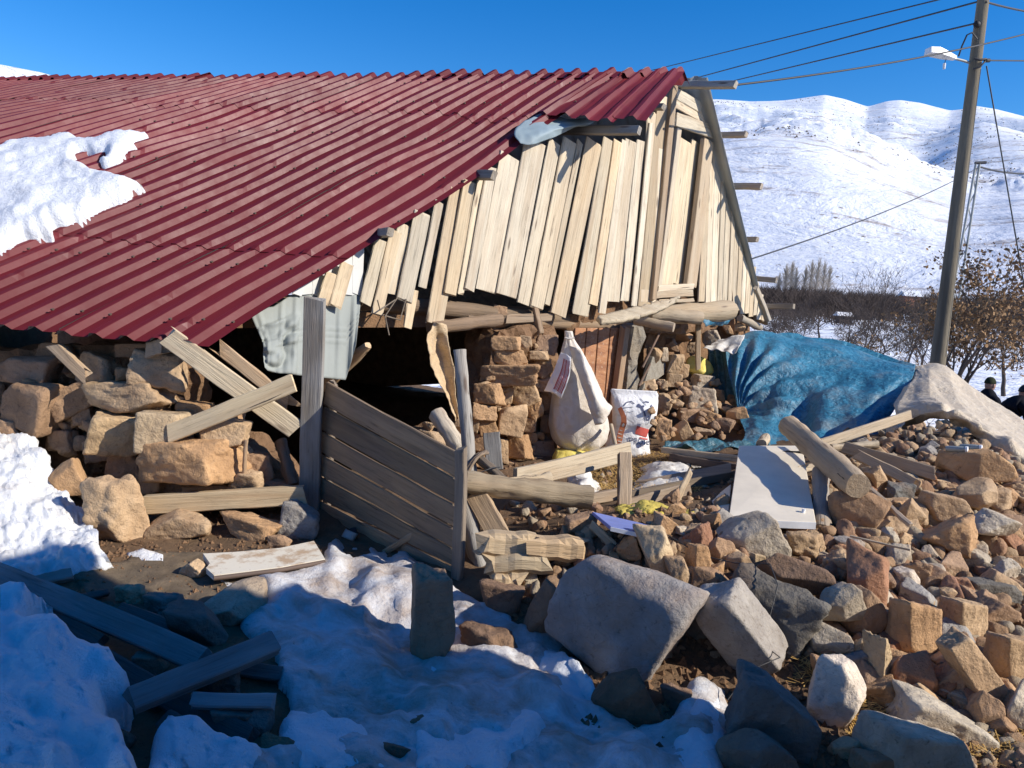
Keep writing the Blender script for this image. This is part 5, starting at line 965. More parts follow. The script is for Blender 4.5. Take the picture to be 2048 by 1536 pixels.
# red print lines on the flap: vertical label
for k in range(7):
    a = np.linspace(.12, .9, 12); w_ = .028; uu = np.concatenate([a, a]); vv = np.concatenate([np.full(12, .45+.075*k-w_), np.full(12, .45+.075*k+w_*(.1+.9*(k % 3 == 0)))])
    decal('print_line', None, [(i, i+1, i+13, i+12) for i in range(11)], FL, uu, vv, MT['ink_red'], hs_, off=.005)
# standing feed sack
YF = 7.75; sf_ = YF/FPX
fs = thing('feed_sack', P(1262, 918, YF), 'white printed feed sack standing upright by the tumbled wall', 'sack')
rg = [((1268, 780), 46, .05), ((1270, 792), 46, .12), ((1270, 815), 45, .5), ((1267, 840), 42, .6), ((1262, 856), 36, .6), ((1258, 872), 39, .62), ((1254, 892), 44, .6), ((1256, 908), 44, .55), ((1258, 918), 34, .4)]
AF = sack([(P(x, y, YF), r*sf_, r*sf_*d) for (x, y), r, d in rg], 80, 54, .014, 5, 7, .8); closed('bag', AF, MT['sack_white'], fs)
def on_sack(px, py):
    """u,v on the sack's camera side for a pixel"""
    px = np.asarray(px, float); py = np.asarray(py, float); ys = np.array([proj(AF[i].mean(0))[1] for i in range(len(AF))]); u = np.interp(py, ys, np.linspace(0, 1, len(AF)))
    cx = np.interp(py, ys, [proj(AF[i].mean(0))[0] for i in range(len(AF))]); hw = np.interp(py, ys, [max(6, np.ptp([proj(q)[0] for q in AF[i][::8]])/2) for i in range(len(AF))])
    t = np.clip((px-cx)/hw, -.98, .98); an = np.where(True, 2*math.pi-np.arccos(t), 0); return u, an/(2*math.pi)
def print_px(name, V2, F, mat, off=.006): u, v = on_sack(V2[:, 0], V2[:, 1]); decal(name, V2, F, AF, u, v, mat, fs, True, off)
V2, F2 = text_mesh('PROYem'); V2 = V2/ V2.max(0); print_px('lettering', np.stack([1254+V2[:, 0]*50, 882-V2[:, 1]*12+V2[:, 0]*3], -1), F2, MT['ink_blue'])
def blob(pts): return np.array(pts, float), [tuple(range(len(pts)))]
def strip(pts, wd):
    pts = np.array(pts, float); d = np.gradient(pts, axis=0); d /= np.linalg.norm(d, axis=1, keepdims=True)+1e-9; n_ = np.stack([-d[:, 1], d[:, 0]], 1)*wd/2; m = len(pts); return np.concatenate([pts-n_, pts+n_]), [(i, i+1, i+1+m, i+m) for i in range(m-1)]
def disc(cx, cy, rx, ry, n_=10): return [(cx+rx*math.cos(i*6.283/n_), cy+ry*math.sin(i*6.283/n_)) for i in range(n_)]
# cow head line drawing, red emblem, orange side band
for pts, wd in [([(1272, 806), (1277, 812), (1281, 822), (1284, 832), (1287, 836)], 3.2), ([(1298, 806), (1296, 814), (1295, 824), (1292, 832), (1288, 836)], 2.6), ([(1271, 809), (1276, 811), (1281, 809)], 3.6), ([(1294, 808), (1299, 810), (1302, 812)], 3.), ([(1281, 829), (1284, 838), (1288, 844), (1292, 838), (1294, 830)], 1.2), ([(1280, 803), (1285, 801), (1292, 802)], 2.), ([(1284, 828), (1288, 830), (1291, 827)], 2.4), ([(1248, 812), (1255, 804), (1264, 802), (1268, 806)], 1.6), ([(1246, 815), (1256, 813), (1266, 812)], 1.4), ([(1250, 818), (1258, 822), (1266, 820)], 1.0), ([(1276, 796), (1281, 802), (1285, 808)], 1.4)]:
    pts = np.array(pts, float); t = np.linspace(0, len(pts)-1, 14); pts = np.stack([np.interp(t, range(len(pts)), pts[:, 0]), np.interp(t, range(len(pts)), pts[:, 1])], 1); v_, f_ = strip(pts, wd); print_px('cow_drawing', v_, f_, MT['ink_blue'] if wd > 1.5 else MT['ink_grey'])
v_, f_ = strip(np.stack([np.linspace(1266, 1291, 14), np.linspace(855, 862, 14)], 1), 17); print_px('emblem', v_, f_, MT['ink_red'])
v_, f_ = strip(np.stack([np.linspace(1270, 1288, 10), np.linspace(857, 862, 10)], 1), 5); print_px('emblem', v_, f_, MT['sack'], .009)
v_, f_ = strip(np.stack([np.linspace(1272, 1291, 10), np.linspace(870, 874, 10)], 1), 3); print_px('emblem', v_, f_, MT['ink_red'])
v_, f_ = strip(np.array([(1240, 815), (1244, 822), (1248, 832), (1248, 842), (1245, 852), (1242, 865), (1239, 878), (1236, 890)], float), 10); print_px('side_band', v_, f_, MT['ink_orange'])
for k, yy in enumerate(range(858, 890, 7)):
    v_, f_ = strip(np.array([(1239.5-k*.9, yy), (1245.5-k*.9, yy+1)], float), 2); print_px('side_band', v_, f_, MT['sack'], .009)
v_, f_ = strip(np.array([(1264, 910), (1270, 904), (1277, 902), (1284, 907)], float), 3); print_px('mountain_print', v_, f_, MT['ink_grey'])
# yellow bag, limp white bag, crumpled dirty sack
closed('yellow_bag', sack([(P(1140, 900, 7.25), .14, .1), (P(1150, 925, 7.2), .2, .15), (P(1172, 945, 7.1), .2, .16), (P(1190, 962, 7.), .12, .12), (P(1196, 970, 6.95), .05, .05)], 40, 26, .04, 7, 5), MT['yellow_sack'], label='yellow woven bag under the hanging sack', cat='bag')
net = [[P(x, y, q) for x, y, q in ((1128, 940, 6.4), (1150, 936, 6.3), (1178, 940, 6.4))], [P(x, y, q) for x, y, q in ((1135, 965, 6.3), (1160, 962, 6.1), (1190, 965, 6.3))], [P(x, y, q) for x, y, q in ((1150, 990, 6.1), (1180, 985, 5.9), (1205, 990, 6.1))], [P(x, y, q) for x, y, q in ((1165, 1008, 5.9), (1192, 1005, 5.75), (1215, 1002, 5.9))]]
A = cr(net, 40, 34); A = A+normals(A)*(.03*fbm(A*9, 4, 5))[..., None]; sheet('limp_bag', A, MT['sack_dirty'], None, .004, label='limp white bag spilling below the hanging sack', cat='bag')
net = [[P(x, y, q) for x, y, q in ((1262, 955, 6.9), (1300, 925, 7.0), (1345, 922, 7.0), (1400, 930, 6.9), (1436, 945, 6.8))], [P(x, y, q) for x, y, q in ((1262, 968, 6.5), (1300, 942, 6.5), (1345, 935, 6.5), (1395, 942, 6.5), (1430, 952, 6.5))], [P(x, y, q) for x, y, q in ((1262, 985, 6.0), (1300, 970, 6.0), (1345, 962, 6.0), (1385, 960, 6.1), (1425, 958, 6.2))], [P(x, y, q) for x, y, q in ((1262, 1005, 5.8), (1300, 992, 5.8), (1345, 985, 5.8), (1385, 975, 5.9), (1425, 968, 6.1))]]
A = cr(net, 50, 90); A = A+normals(A)*(.05*fbm(A*6, 4, 5)*np.linspace(.2, 1, 90)[None, :])[..., None]; sheet('dirty_sack', A, MT['sack_dirty'], None, .004, label='crumpled dirty white sack lying before the feed sack', cat='sack')
# straw: uncountable
def straw(name, xr, yr, cnt, label, L=(.02, .07)):
    px = RN.uniform(*xr, cnt); py = RN.uniform(*yr, cnt); g = ghit(px, py); v = []; f = []
    for p in g:
        a = RN.uniform(0, 6.28); l = RN.uniform(*L); d = np.array([math.cos(a)*l, math.sin(a)*l, RN.uniform(-.2, .5)*l]); s = np.array([-math.sin(a), math.cos(a), 0])*.0022; b = len(v); z = np.array([0, 0, RN.uniform(.002, .03)])
        v += [p-s+z, p+s+z, p+d+s+z, p+d-s+z]; f.append((b, b+1, b+2, b+3))
    put(name, mesh(name, v, f, False), MT['straw'], label=label, cat='straw', kind='stuff')
straw('straw', (1175, 1400), (905, 985), 5000, 'golden straw scattered around the sacks'); straw('straw', (1700, 2060), (1380, 1536), 2600, 'dry straw on the ground at the lower right', (.02, .06)); straw('straw', (1600, 1660), (1330, 1380), 120, 'dry grass tuft by the cream stone', (.03, .09))
# ---------------------------------------------------------------- tarps
def tarp(name, net, nu, nv, mat, label, fn, thick=.003):
    A = cr(net, nu, nv); N_ = normals(A); sg = np.where(((EYE-A)*N_).sum(-1) < 0, -1, 1); U, V = np.meshgrid(np.linspace(0, 1, nu), np.linspace(0, 1, nv), indexing='ij')
    A = A+N_*(sg*fn(U, V, A))[..., None]; return sheet(name, A, MT[mat], None, thick, label=label, cat='tarp')
bt = [[P(*q) for q in ((1480, 700, 10.4), (1540, 690, 10.8), (1620, 690, 10.8), (1700, 700, 10.6), (1760, 715, 10.2), (1830, 735, 9.6))], [P(*q) for q in ((1452, 690, 9.7), (1520, 668, 10.0), (1610, 676, 10.), (1690, 690, 9.8), (1765, 715, 9.4), (1830, 733, 9.0))], [P(*q) for q in ((1456, 740, 9.2), (1530, 715, 9.2), (1610, 735, 9.0), (1690, 742, 8.9), (1770, 740, 8.7), (1828, 745, 8.6))], [P(*q) for q in ((1468, 785, 8.9), (1520, 775, 8.8), (1600, 775, 8.6), (1680, 775, 8.5), (1750, 785, 8.3), (1815, 775, 8.3))], [P(*q) for q in ((1478, 830, 8.5), (1525, 830, 8.4), (1595, 830, 8.2), (1670, 830, 8.), (1735, 830, 7.9), (1785, 825, 8.))], [P(*q) for q in ((1490, 870, 8.0), (1540, 875, 7.8), (1600, 878, 7.6), (1665, 880, 7.4), (1720, 875, 7.4), (1760, 865, 7.6))], [P(*q) for q in ((1470, 895, 7.6), (1540, 900, 7.2), (1600, 903, 7.0), (1665, 905, 6.8), (1720, 895, 7.0), (1760, 885, 7.3))]]
def bfn(U, V, A):
    r = np.hypot(U-.62, (V-.0)*1.3); an = np.arctan2(V, U-.62+1e-6)
    fold = np.sin(an*26+2*fbm(np.stack([U*3, V*3, 0*U], -1), 2, 3))*np.exp(-((r-.35)/.25)**2)*.032*sm(.15, .35, U)*(1-sm(.58, .7, U))
    tear = np.exp(-((V-.42)/.06)**2)*sm(.45, .6, U)*(1-sm(.72, .8, U))*-.12
    return fold*1.2+.05*fbm(A*1.6, 2, 3)+.006*fbm(A*np.array([9, 6, 14]), 3, 6)*sm(.2, .5, U)+tear+.004*fbm(A*np.array([22, 14, 26]), 3, 16)+.02*np.sin(U*16+V*9+3*fbm(np.stack([U*4, V*6, 0*U], -1), 2, 9))*sm(.3, .5, U)
tarp('blue_tarp', bt, 130, 190, 'tarp_blue', 'large blue tarpaulin draped over a heap right of the barn', bfn)
tarp('blue_tarp', [[P(*q) for q in ((1330, 888, 7.3), (1400, 886, 7.3), (1470, 884, 7.3), (1540, 890, 7.1))], [P(*q) for q in ((1325, 893, 7.1), (1400, 895, 7.), (1470, 893, 7.0), (1540, 898, 6.9))], [P(*q) for q in ((1330, 902, 7.0), (1400, 900, 6.9), (1470, 900, 6.85), (1540, 905, 6.8))]], 20, 90, 'tarp_teal', 'rolled teal plastic strip on the ground left of the white panel', lambda U, V, A: .05*fbm(A*np.array([5, 9, 9]), 4, 5))
tarp('blue_tarp', [[gp(1322+80, 640, .3), gp(1432, 628, .35), gp(1470, 632, .3)], [gp(1408, 650, .34), gp(1436, 646, .36), gp(1462, 640, .32)], [gp(1412, 652, .3), gp(1440, 652, .3), gp(1455, 648, .3)]], 14, 20, 'tarp_blue', 'small blue plastic scrap tucked under the roof beam', lambda U, V, A: .02*fbm(A*9, 3, 5))
tarp('dark_cloth', [[P(*q) for q in ((1418, 700, 9.9), (1440, 690, 9.8), (1475, 690, 9.7))], [P(*q) for q in ((1420, 740, 9.7), (1445, 740, 9.6), (1480, 745, 9.4))], [P(*q) for q in ((1425, 790, 9.5), (1450, 800, 9.4), (1480, 800, 9.2))]], 24, 30, 'tarp_teal', 'dark cloth hanging left of the blue tarpaulin', lambda U, V, A: .03*np.sin(V*22)+.02*fbm(A*7, 3, 2))
tarp('fringed_cloth', [[P(*q) for q in ((1430, 680, 9.7), (1460, 672, 9.6), (1490, 672, 9.5))], [P(*q) for q in ((1415, 690, 9.5), (1445, 690, 9.4), (1480, 690, 9.3))], [P(*q) for q in ((1405, 698, 9.4), (1440, 702, 9.3), (1470, 705, 9.2))]], 20, 30, 'sack_dirty', 'pale fringed cloth above the dark cloth', lambda U, V, A: .012*np.sin(V*19)*U+.03*fbm(A*5, 3, 2))
closed('yellow_bag', sack([(P(1392, 712, 9.6), .06, .06), (P(1395, 722, 9.6), .14, .1), (P(1400, 740, 9.5), .16, .12), (P(1402, 752, 9.5), .1, .1)], 24, 16, .04, 9, 5), MT['yellow_sack'], label='yellow bag in the shade behind the thin prop', cat='bag')
wt = [[P(*q) for q in ((1822, 760, 9.6), (1850, 745, 9.8), (1890, 745, 9.8), (1960, 800, 9.4), (2040, 860, 9.0), (2140, 940, 8.6))], [P(*q) for q in ((1820, 740, 9.0), (1845, 733, 9.0), (1886, 731, 9.0), (1955, 782, 8.8), (2048, 842, 8.4), (2140, 905, 8.1))], [P(*q) for q in ((1808, 772, 8.4), (1842, 758, 8.3), (1890, 765, 8.3), (1950, 808, 8.1), (2048, 870, 7.8), (2140, 935, 7.6))], [P(*q) for q in ((1775, 808, 7.8), (1835, 795, 7.7), (1890, 808, 7.6), (1950, 840, 7.5), (2048, 900, 7.3), (2140, 965, 7.2))], [P(*q) for q in ((1762, 820, 7.5), (1832, 808, 7.3), (1885, 830, 7.2), (1945, 858, 7.1), (2030, 915, 6.9), (2140, 990, 6.8))], [P(*q) for q in ((1760, 845, 7.4), (1830, 822, 7.15), (1880, 838, 7.0), (1940, 868, 6.9), (2000, 910, 6.7), (2100, 990, 6.5))], [P(*q) for q in ((1765, 850, 7.5), (1830, 836, 7.3), (1875, 848, 7.1), (1930, 880, 6.9), (1985, 935, 6.6), (2075, 1000, 6.3))]]
wt = [[p_+np.array([0, -1, .16])*d_ for p_ in row] for row, d_ in zip(wt, (0, 0, .05, .15, .28, .36, .3))]
def wfn(U, V, A): return .022*(1-np.abs(np.sin((np.arctan2(V-.3, U+.15))*9+1.5*fbm(np.stack([U*2, V*2, 0*U], -1), 2, 6))))*sm(.15, .4, U)+ .008*fbm(A*np.array([5, 5, 9]), 3, 3)+.03*np.sin(U*20+V*5+4*fbm(np.stack([U*3, V*5, 0*U], -1), 2, 9))*sm(.6, .8, U)+.02*fbm(A*1.5, 2, 8)+.012*np.abs(fbm(np.stack([U*6-V*7, U*3+V*3, 0*U], -1), 3, 4))
tarp('white_tarp', wt, 110, 150, 'tarp_white', 'cream tarpaulin stretched over the stone heap at right', wfn)
tarp('white_tarp', [[P(*q) for q in ((1760, 845, 7.3), (1790, 838, 7.1), (1812, 836, 7.0))], [P(*q) for q in ((1757, 862, 7.1), (1785, 860, 6.9), (1808, 850, 6.9))], [P(*q) for q in ((1768, 882, 6.9), (1780, 884, 6.8), (1795, 868, 6.8))]], 20, 20, 'tarp_white', 'torn corner of cream tarp beside the blue tarpaulin', lambda U, V, A: .03*fbm(A*8, 3, 3))
for k, (x, y, lab) in enumerate([(1900, 893, 'crumpled clear plastic bottle on the stones under the tarp'), (1928, 890, 'glass jar with a round rim under the cream tarp edge')]):
    b = P(x-8, y+4, 5.75); d = unit(np.array([.75, -.65, .12])); j = thing('jar', b, lab, 'jar'); tube('body', [b, b+d*.02, b+d*.1, b+d*.13], [.02, .025, .025, .02], MT['glass'], j, 14, .08*(1-k)); tube('rim', [b+d*.13, b+d*.145], [.024, .024], MT['white_edge'], j, 14)
# ---------------------------------------------------------------- neighbouring house that shades the corner of the yard
nh = thing('neighbour_house', (3.2, 1.9, 0), 'plastered neighbouring house just outside the right edge', 'house')
def boxm(name, a, b, mat, parent, z0, z1):
    quadbox(name, [(a[0], a[1], z1), (b[0], a[1], z1), (b[0], b[1], z1), (a[0], b[1], z1)], z1-z0, MT[mat], parent, (0, 0, 1))
hu = unit(np.array([.88, -.48, 0])); hv = np.array([-hu[1], hu[0], 0])*-1
def hbox(name, c, L, D, mat, z0, z1):
    c = np.array([*c, z1]); quadbox(name, [c, c+hu*L, c+hu*L+hv*D, c+hv*D], z1-z0, MT[mat], nh, (0, 0, 1))
hbox('wall', (3.2, 2.12), 6, 5.5, 'plaster', -.2, 3.4); hbox('roof', (3.02, 2.26), 6.4, 5.8, 'galv_dull', 3.4, 3.62); hbox('shade_wall', (3.0, 2.43), 1.6, .4, 'plaster', -.2, 2.5); hbox('shade_roof', (2.9, 2.55), 1.9, .7, 'galv_dull', 2.5, 2.6)  # low wall and roof in front added out of view to shade the yard
# ---------------------------------------------------------------- poles and wires
YP = 14.0
pole = thing('utility_pole', P(1866, 800, YP), 'tall brown wooden utility pole with a street lamp', 'pole')
pp0 = P(1866, 800, YP); pp1 = P(1990, -190, YP)
def on_pole(px, py, dx=0): return P(px, py, YP)
tube('shaft', lerp(pp0, pp1, 20), list(np.linspace(.135, .085, 20)), MT['pole'], pole, 14, .03, seed=4)
tube('lamp_arm', [P(1946, 150, YP), P(1947, 136, YP), P(1940, 126, YP), P(1925, 121, YP-.05), P(1908, 117, YP-.1)], .022, MT['galv_dull'], pole, 8)
hd = [P(1910, 117, YP-.1), P(1890, 111, YP-.15), P(1872, 105, YP-.2), P(1856, 103, YP-.25)]
v, f = [], []
for i, p in enumerate(hd):
    hw = [.05, .1, .12, .1][i]; ht = [.05, .08, .1, .09][i]
    for a, b in ((-1, -.4), (1, -.4), (.8, .6), (-.8, .6)): v.append(p+np.array([.15*a*hw, -a*hw, b*ht*1.1]))
lh = put('lamp_head', mesh('lamp_head', v, grid_faces(4, 4, True)+[(3, 2, 1, 0), (12, 13, 14, 15)], False), MT['lamp'], pole); tube('bulb', [P(1889, 127, YP-.15), P(1888, 138, YP-.15)], [.025, .02], MT['lamp'], lh, 8); tube('bulb_cord', [P(1892, 118, YP-.15), P(1889, 127, YP-.15)], .006, MT['wire'], lh, 5)
ins = tube('insulator', [P(1948, 48, YP-.1), P(1951, 48, YP-.12), P(1955, 49, YP-.1), P(1958, 50, YP-.05)], [.03, .06, .055, .03], MT['black'], pole, 10)
tube('lamp_cable', [P(1917, 113, YP-.1), P(1924, 92, YP-.15), P(1934, 70, YP-.2), P(1944, 65, YP-.2), P(1954, 78, YP-.15)], .014, MT['wire'], pole, 6); tube('strap', [P(1948, 117, YP-.16), P(1960, 120, YP-.2), P(1972, 118, YP-.16)], .02, MT['wire'], pole, 6)
tube('strap', [P(1946, 138, YP-.16), P(1960, 134, YP-.2), P(1971, 122, YP-.16)], .016, MT['wire'], pole, 6); tube('shackle', [P(1971, 121, YP-.15), P(1978, 121, YP-.1)], .035, MT['black'], pole, 8)
def wire(a, b, Ya, Yb, r, label, sag=0., n=24):
    p = lerp(P(*a, Ya), P(*b, Yb), n); p = [q-np.array([0, 0, sag*4*(i/(n-1))*(1-i/(n-1))]) for i, q in enumerate(p)]; tube('power_line', p, r, MT['wire'], None, 5, label=label, cat='wire', group='overhead wires')
wire((1976, -25), (900, 240), YP, 60, .014, 'topmost dark wire running from the pole to behind the roof'); wire((1957, 3), (1000, 262), YP, 58, .016, 'second dark wire from the pole top to behind the roof'); wire((1950, 47), (1200, 225), YP, 45, .016, 'third dark wire ending at the round insulator'); wire((2200, 25), (1472, 170), 13.2, 8.4, .012, 'brown cable crossing before the pole to the gable beam', .12)
wire((1972, 4), (2200, 30), YP-.1, 18, .018, 'brown cable leaving the pole top to the right', .1); wire((1978, 121), (2200, 123), YP-.1, 18, .014, 'level wire leaving the pole to the right below the lamp'); wire((1973, 132), (2060, 640), YP-.1, 13.5, .012, 'steep guy wire dropping to the right of the pole'); wire((1955, 336), (1490, 522), 25, 11.3, .012, 'dark wire slanting down to the plank gable', .15); wire((1957, 333), (2220, 300), 25, 30, .03, 'thick cable from the lattice pole to the right', .5)
lp = thing('lattice_pole', P(1890, 700, 25), 'grey lattice pole standing behind the utility pole', 'pole')
a0, a1 = P(1890, 720, 25), P(1956, 325, 25)
for s in (-1, 1): tube('leg', [a0+[s*.14, 0, 0], a1+[s*.06, 0, 0]], .035, MT['galv_dull'], lp, 6)
for k in range(14):
    t = k/14; u = (k+1)/14; tube('brace', [a0+(a1-a0)*t+[(.14-.08*t)*(-1)**k, 0, 0], a0+(a1-a0)*u+[-(.14-.08*u)*(-1)**k, 0, 0]], .018, MT['galv_dull'], lp, 5)
tube('crossarm', [P(1950, 326, 25), P(1972, 325, 25)], .05, MT['wire'], lp, 6)
# ---------------------------------------------------------------- trees
def tree(name, base, H, seed, label, leaf=0, mat='twig', spread=.55, levels=5, nb=(3, 5), up=.25, r0=None, trunk_t=.25, leaf_s=.1, group=None, ns=(7, 6, 5, 4, 3, 3), lean_=(0, 0), cat='tree', tw=1.):
    r = np.random.RandomState(seed); segs = {'trunk': ([], []), 'crown': ([], [])}; tips = []
    r0 = r0 or H*.03
    def grow(p, d, L, rad, lv):
        n = 5 if lv == 0 else 4; pts = [p]; dd = d
        for i in range(n):
            dd = unit(dd+r.normal(size=3)*.13+np.array([0, 0, up*.14])); pts.append(pts[-1]+dd*L/n)
        rd_ = [rad*(1-.5*i/n) for i in range(n+1)]; v, f = tube_mesh(pts, rd_, ns[min(lv, 5)], cap=False); key = 'trunk' if lv == 0 else 'crown'; V, F = segs[key]; b = len(V); V += v; F += [tuple(k+b for k in q) for q in f]
        if lv >= levels-2: tips.extend(pts[2:])
        if lv < levels-1:
            k = r.randint(*nb)+(1 if lv < 2 else 0)
            for c in range(k):
                i = r.randint(2 if lv else 3, n+1); an = c*6.283/k+r.uniform(-.6, .6); a = unit(np.cross(dd, r.normal(size=3))); q = unit(dd*(1-spread*.45)+(a*math.cos(an)+np.cross(dd, a)*math.sin(an))*spread*r.uniform(.7, 1.3)); grow(pts[i], q, L*r.uniform(.55, .8), max(rd_[i]*r.uniform(.5, .7), .006*tw), lv+1)
            grow(pts[-1], unit(dd+r.normal(size=3)*.2), L*.7, max(rd_[-1]*.8, .006*tw), lv+1)
    grow(np.array(base, float), unit(np.array([lean_[0], lean_[1], 1.])), H*trunk_t, r0, 0)
    o = thing(name, base, label, cat, group); M = Matrix.Identity(4)
    V, F = segs['trunk']; put('trunk', mesh('trunk', V, F), MT['bark'] if mat == 'bark' else MT[mat], o); V, F = segs['crown']; cr_ = put('crown', mesh('crown', V, F), MT[mat], o)
    if leaf and tips:
        v = []; f = []; tips = np.array(tips)
        for k in range(leaf):
            p = tips[r.randint(len(tips))]+r.normal(size=3)*leaf_s*1.3; b = len(v); a = unit(r.normal(size=3)); c = unit(np.cross(a, r.normal(size=3))); s = leaf_s*r.uniform(.5, 1.2)
            v += [p-a*s*.5, p+c*s*.35, p+a*s*.5, p-c*s*.35]; f.append((b, b+1, b+2, b+3))
        put('leaves', mesh('leaves', v, f, False), MT['leaf'], cr_)
    return o
def tb(px, r, drop=0): b = farpt(px, r); b[2] -= drop; return b
tree('brown_leaf_tree', tb(1938, 21), 4.6, 5, 'tree with curled brown winter leaves right of the utility pole', 4600, 'twig', .62, 5, (3, 4), .3, .13, .4, .1)
tree('bare_tree', tb(1736, 30), 4.4, 8, 'bare dark tree rising behind the blue tarpaulin', 0, 'twig', .62, 6, (2, 4), .35, .1, .4)
tree('bare_tree', tb(1800, 26), 3.0, 9, 'smaller bare tree between the dark bare tree and the pole', 300, 'twig', .75, 5, (3, 4), .25, .07, .36)
tree('bare_tree', tb(1990, 16.5), 2.6, 12, 'dark crooked bare tree behind the two people', 250, 'twig', .8, 5, (2, 4), .25, .09, .36, .07)
for k, (px, r, H, lab) in enumerate([(1560, 42, 3.8, 'bare bush just right of the gable corner'), (1620, 46, 4.6, 'purplish bare tree over the middle of the blue tarpaulin'), (1660, 48, 3., 'low bare bush above the blue tarpaulin'), (1590, 60, 5., 'bare orchard tree behind the gable corner'), (1645, 85, 6., 'bare orchard tree beyond the blue tarpaulin'), (1700, 60, 4.5, 'bare tree left of the dark bare tree'), (1860, 45, 4.2, 'bare tree half hidden by the utility pole'), (2030, 40, 5., 'bare tree behind the brown-leaf tree at the right edge'), (1545, 34, 2.8, 'small thorny bush at the gable corner'), (1830, 60, 4.4, 'bare tree left of the utility pole'), (1780, 75, 4.6, 'rounded grey bare tree in the snowy orchard')]):
    tree('bare_tree', tb(px, r), H, 40+k, lab, 0, 'twig', .75, 5, (3, 5), .25, H*.02, .36, group='bare trees of the orchard', tw=r/26)
def poplar(base, H, seed, label):
    r = np.random.RandomState(seed); o = thing('poplar_tree', base, label, 'tree', 'pale poplar row'); v, f = tube_mesh([np.array(base), np.array(base)+[0, 0, H*.5], np.array(base)+[r.normal()*.3, 0, H]], [.2, .14, .04], 5); put('trunk', mesh('trunk', v, f), MT['twig_pale'], o); v, f = [], []
    for k in range(210):
        t = r.uniform(.06, .95); p0 = np.array(base)+[0, 0, H*t*.8]; an = r.uniform(0, 6.28); out = H*.26*math.sin(math.pi*min(1, t*.8+.2))*r.uniform(.3, 1.1); e = p0+np.array([math.cos(an)*out, math.sin(an)*out, H*r.uniform(.14, .3)]); s_ = np.array([.07, 0, 0]); b = len(v); v += [p0-s_, p0+s_, e+s_*.4, e-s_*.4]; f.append((b, b+1, b+2, b+3))
    put('crown', mesh('crown', v, f, False), MT['twig_pale'], o)
for k, (px, H) in enumerate([(1553, 8), (1566, 11.5), (1577, 12.5), (1586, 10.5), (1604, 11), (1616, 13), (1628, 14), (1641, 13), (1652, 11.5)]):
    poplar(tb(px, 300+6*(k % 3)), H, 70+k, ['leftmost', 'second', 'third', 'fourth', 'middle', 'sixth', 'seventh', 'eighth', 'rightmost'][k]+' tree of the pale bare poplar row below the mountain')
# far thicket: one mass
_d = ray(1816, 610); HAZ = math.atan2(_d[0], _d[1])
v = []; f = []
def thicket(a0, a1, r0_, r1_, cnt, hmin, hmax, wd):
    for k in range(cnt):
        a = math.radians(RN.uniform(a0, a1)); r = RN.uniform(r0_, r1_); x, y = r*math.sin(a), r*math.cos(a); z = zfar(a, r); h = RN.uniform(hmin, hmax)
        if abs(a-HAZ) < .012 and r > 120: h *= .35
        for j in range(9):
            d = np.array([RN.normal()*.55, RN.normal()*.55, 1])*h*RN.uniform(.5, 1.); p = np.array([x, y, z])+np.array([RN.normal()*.9, RN.normal()*.9, 0]); b = len(v); s = np.array([wd, 0, 0]); q = p+d*.55
            v.extend([p-s, p+s, p+d]); f.append((b, b+1, b+2)); b = len(v); e = d*.5+np.array([RN.normal(), RN.normal(), .2])*h*.25; v.extend([q-s*.7, q+s*.7, q+e]); f.append((b, b+1, b+2))
thicket(14, 40, 170, 290, 2000, 2.5, 5.5, .14); thicket(14, 40, 120, 170, 130, 1.6, 3.4, .08); thicket(27, 40, 60, 110, 40, 1.2, 2.4, .05)
put('thicket', mesh('thicket', v, f, False), MT['shrub'], label='dark leafless thicket across the valley floor', cat='thicket', kind='stuff')
# far house and shed
def house(px, r, w_, d_, h, mat, roofmat, label, name='far_house'):
    b = tb(px, r); o = thing(name, b, label, 'house'); c = np.array(b)
    q = [c+[-w_/2, -d_/2, h], c+[w_/2, -d_/2, h], c+[w_/2, d_/2, h], c+[-w_/2, d_/2, h]]; quadbox('wall', q, h+.5, MT[mat], o, (0, 0, 1))
    e = .4; v = [c+[-w_/2-e, -d_/2-e, h], c+[w_/2+e, -d_/2-e, h], c+[w_/2+e, d_/2+e, h], c+[-w_/2-e, d_/2+e, h], c+[-w_/2-e, 0, h+d_*.4], c+[w_/2+e, 0, h+d_*.4]]
    put('roof', mesh('roof', v, [(0, 1, 5, 4), (2, 3, 4, 5), (0, 4, 3), (1, 2, 5), (3, 2, 1, 0)], False), MT[roofmat], o)
    for s in (-.25, .25) if h > 2 else (): quadbox('window', [c+[w_*s-.5, -d_/2-.05, .9], c+[w_*s+.5, -d_/2-.05, .9], c+[w_*s+.5, -d_/2-.05, 2.], c+[w_*s-.5, -d_/2-.05, 2.]], .04, MT['black'], o, (0, -1, 0))
house(1816, 262, 4.4, 4.4, 3.6, 'brick_house', 'snow', 'tiny red-brick house with a snowy roof across the valley'); house(1688, 140, 1.8, 1.6, 1.3, 'black', 'wood_dark', 'tiny dark shed on the snowy orchard ground', 'far_shed')
